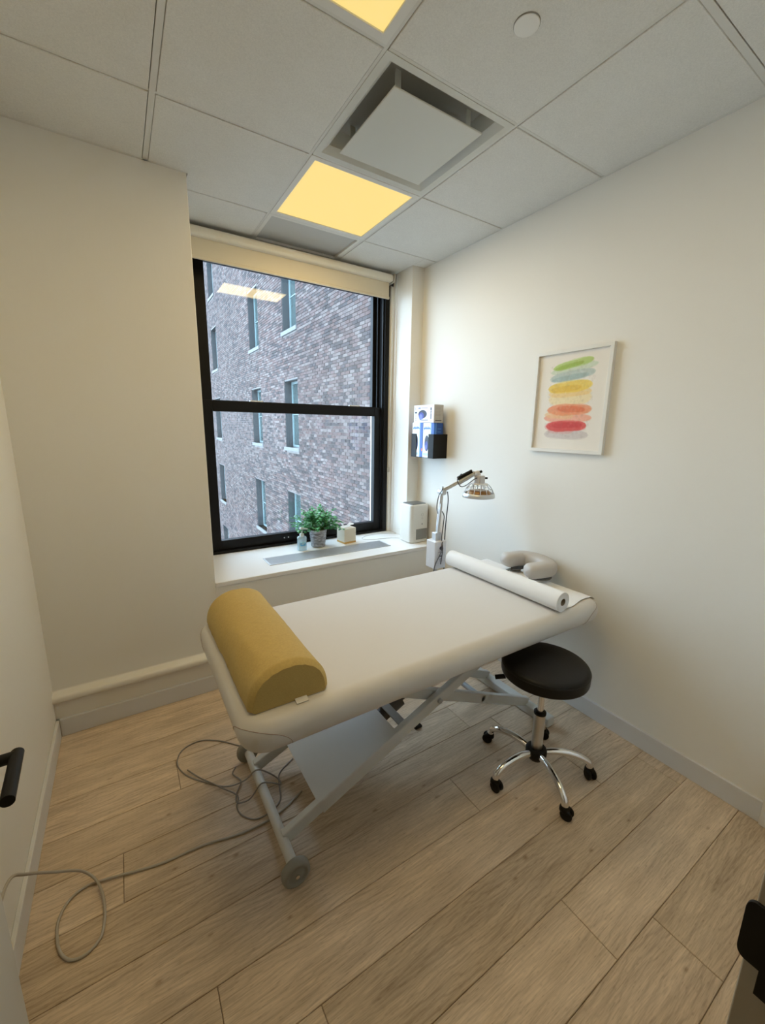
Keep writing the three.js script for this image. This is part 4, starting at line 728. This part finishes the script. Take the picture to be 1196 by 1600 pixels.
// ---------------------------------------------------------------- the brick building outside
{
  const XF = 3.8, y0 = -8.5, y1 = 13.5, zN = -2.6, zE = -33;
  const b = thing('brick_building', 'grey purple brick building with narrow windows seen through the window', 'building', [XF, 0, 0]);
  const cols = [[-10.16, -9.14], [-13.52, -12.40], [-19.9, -18.78], [-27.2, -26.1]], rows = [[7.1, 8.85], [4.02, 5.80], [0.97, 2.76], [-2.05, -0.29], [-5.1, -3.34]];
  const open = []; cols.forEach(([za, zb]) => rows.forEach(([ya, yb]) => open.push([za, zb, ya, yb])));
  // mortar wall with real openings, 0.4 deep
  const s = new THREE.Shape(); s.moveTo(zE, y0); s.lineTo(zN, y0); s.lineTo(zN, y1); s.lineTo(zE, y1);
  for (const [za, zb, ya, yb] of open) { const p = new THREE.Path(); p.moveTo(za, ya); p.lineTo(za, yb); p.lineTo(zb, yb); p.lineTo(zb, ya); s.holes.push(p); }
  const wg = new THREE.ExtrudeGeometry(s, { depth: 0.42, bevelEnabled: false }); wg.rotateY(-Math.PI / 2); // shape x -> z, extrude -> -x
  wg.translate(0.42, 0, 0);
  const mort = dataTex(256, 256, (i, j) => { const v = 168 + 40 * (vnoise(i / 14, j / 14, 71, 18, 18) - 0.5) + 36 * (vnoise(i / 3, j / 3, 72, 85, 85) - 0.5); return [v, v * 0.985, v * 0.98]; }); mort.repeat.set(0.5, 0.5);
  mesh('wall', wg, std(lin(0.46, 0.44, 0.42), 0.95, { map: mort }), b);
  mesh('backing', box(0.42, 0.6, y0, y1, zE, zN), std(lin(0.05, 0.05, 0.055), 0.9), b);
  // bricks
  const R = rng(9), pitch = 0.068, L = 0.198, pal = [[0.21, 0.13, 0.12], [0.33, 0.21, 0.195], [0.10, 0.070, 0.070], [0.38, 0.275, 0.25], [0.28, 0.16, 0.14], [0.34, 0.25, 0.235], [0.14, 0.105, 0.11], [0.46, 0.365, 0.335]].map((c) => c.map((v) => v * 0.36));
  const list = [], C = camera.position;
  for (let k = 0, y = y0; y < y1 - pitch; y += pitch, k++) {
    const segs = [[zE, zN]];
    for (const [za, zb, ya, yb] of open) if (y + pitch > ya - 0.10 && y < yb) for (let i = 0; i < segs.length; i++) { const [p, q] = segs[i]; if (za >= p && zb <= q) { segs.splice(i, 1, [p, za], [zb, q]); break; } }
    for (const [p, q] of segs) {
      let z = q - (k % 2 ? L / 2 : 0), first = true;
      if (k % 2) list.push([q - L / 2, q, y]);
      for (; z > p + 0.02; z -= L) list.push([Math.max(z - L, p), z, y]);
    }
  }
  const seen = list.map(([p, q, y], i) => {
    const zc = (p + q) / 2, tt = (-1.70 - C.z) / (zc - C.z), x = C.x + (XF - C.x) * tt, yy = C.y + (y + 0.03 - C.y) * tt;
    const inGlass = x > 0.36 && x < 1.555 && ((yy > 0.90 && yy < 1.61) || (yy > 1.73 && yy < 2.50));
    return [inGlass && q - p > 0.15 ? Math.hypot(zc - C.z, XF - C.x, y - C.y) : 1e9, i];
  }).filter((a) => a[0] < 1e8).sort((a, c) => a[0] - c[0]).slice(0, 300).map((a) => a[1]);
  const single = new Set(seen), mats = [];
  const speck = dataTex(128, 64, (i, j) => { const v = 206 + 60 * (vnoise(i / 6, j / 5, 81, 21, 13) - 0.5) + 46 * (vnoise(i / 2, j / 2, 82, 64, 32) - 0.5); return [v, v, v]; });
  for (const c of pal) mats.push(std(lin(...c), 0.9, { map: speck }));
  const unit = new THREE.BoxGeometry(0.03, 1, 1), bh = pitch - 0.009;
  const place = (o, p, q, y, d) => { o.position.set(0.003 - d, y + pitch / 2, (p + q) / 2); o.scale.set(1, bh, q - p - 0.009); };
  const rest = new THREE.InstancedMesh(unit, std(0xffffff, 0.9, { map: speck }), list.length - single.size), dummy = new THREE.Object3D(), col = new THREE.Color();
  rest.name = 'bricks'; rest.userData.kind = 'stuff'; rest.castShadow = rest.receiveShadow = true;
  let n = 0;
  list.forEach(([p, q, y], i) => {
    const zc = (p + q) / 2, pat = vnoise(zc * 0.45, y * 0.5, 91), ci = Math.floor(clamp(R() * 0.75 + pat * 0.35, 0, 0.999) * 8), pk = pal[(ci * 5 + Math.floor(R() * 3)) % 8], d = R() * 0.006, pale = vnoise(zc * 0.9, y * 0.35, 92) > 0.66 ? 1.18 : 1;
    if (single.has(i)) { const m = mesh('brick', unit, mats[pal.indexOf(pk)], b); place(m, p, q, y, d); return; }
    place(dummy, p, q, y, d); dummy.updateMatrix(); rest.setMatrixAt(n, dummy.matrix); const j = (0.9 + R() * 0.25) * pale; rest.setColorAt(n, col.setRGB(pk[0] * j, pk[1] * j, pk[2] * j)); n++;
  });
  rest.count = n; b.add(rest);
  // windows
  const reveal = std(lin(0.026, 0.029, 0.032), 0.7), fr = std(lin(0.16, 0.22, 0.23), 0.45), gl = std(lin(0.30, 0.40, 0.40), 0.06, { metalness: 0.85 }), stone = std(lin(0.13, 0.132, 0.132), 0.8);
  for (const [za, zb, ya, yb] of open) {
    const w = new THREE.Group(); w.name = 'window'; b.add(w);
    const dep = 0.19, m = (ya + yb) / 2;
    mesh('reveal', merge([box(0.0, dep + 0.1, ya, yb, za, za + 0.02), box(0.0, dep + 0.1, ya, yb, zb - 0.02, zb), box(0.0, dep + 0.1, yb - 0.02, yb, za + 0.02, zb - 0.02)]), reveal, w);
    mesh('frame', merge([box(dep, dep + 0.05, ya, yb - 0.02, za + 0.02, za + 0.07), box(dep, dep + 0.05, ya, yb - 0.02, zb - 0.07, zb - 0.02), box(dep, dep + 0.05, ya, ya + 0.06, za + 0.07, zb - 0.07), box(dep, dep + 0.05, yb - 0.08, yb - 0.02, za + 0.07, zb - 0.07), box(dep, dep + 0.05, m - 0.012, m + 0.012, za + 0.07, zb - 0.07)]), fr, w);
    mesh('pane', box(dep + 0.02, dep + 0.03, ya + 0.06, m - 0.012, za + 0.07, zb - 0.07), gl, w);
    mesh('pane', box(dep + 0.02, dep + 0.03, m + 0.012, yb - 0.08, za + 0.07, zb - 0.07), gl, w);
    mesh('window_sill', box(-0.05, dep, ya - 0.10, ya, za - 0.06, zb + 0.06), stone, w);
  }
}
{ // yard below
  const g = new THREE.BoxGeometry(60, 0.2, 80); g.translate(-8, -8.6, -40);
  const y = mesh('yard', g, std(lin(0.22, 0.22, 0.22), 0.95)); tag(y, 'grey paved yard far below between the buildings', 'ground', 'structure');
}

renderer.render(scene, camera);
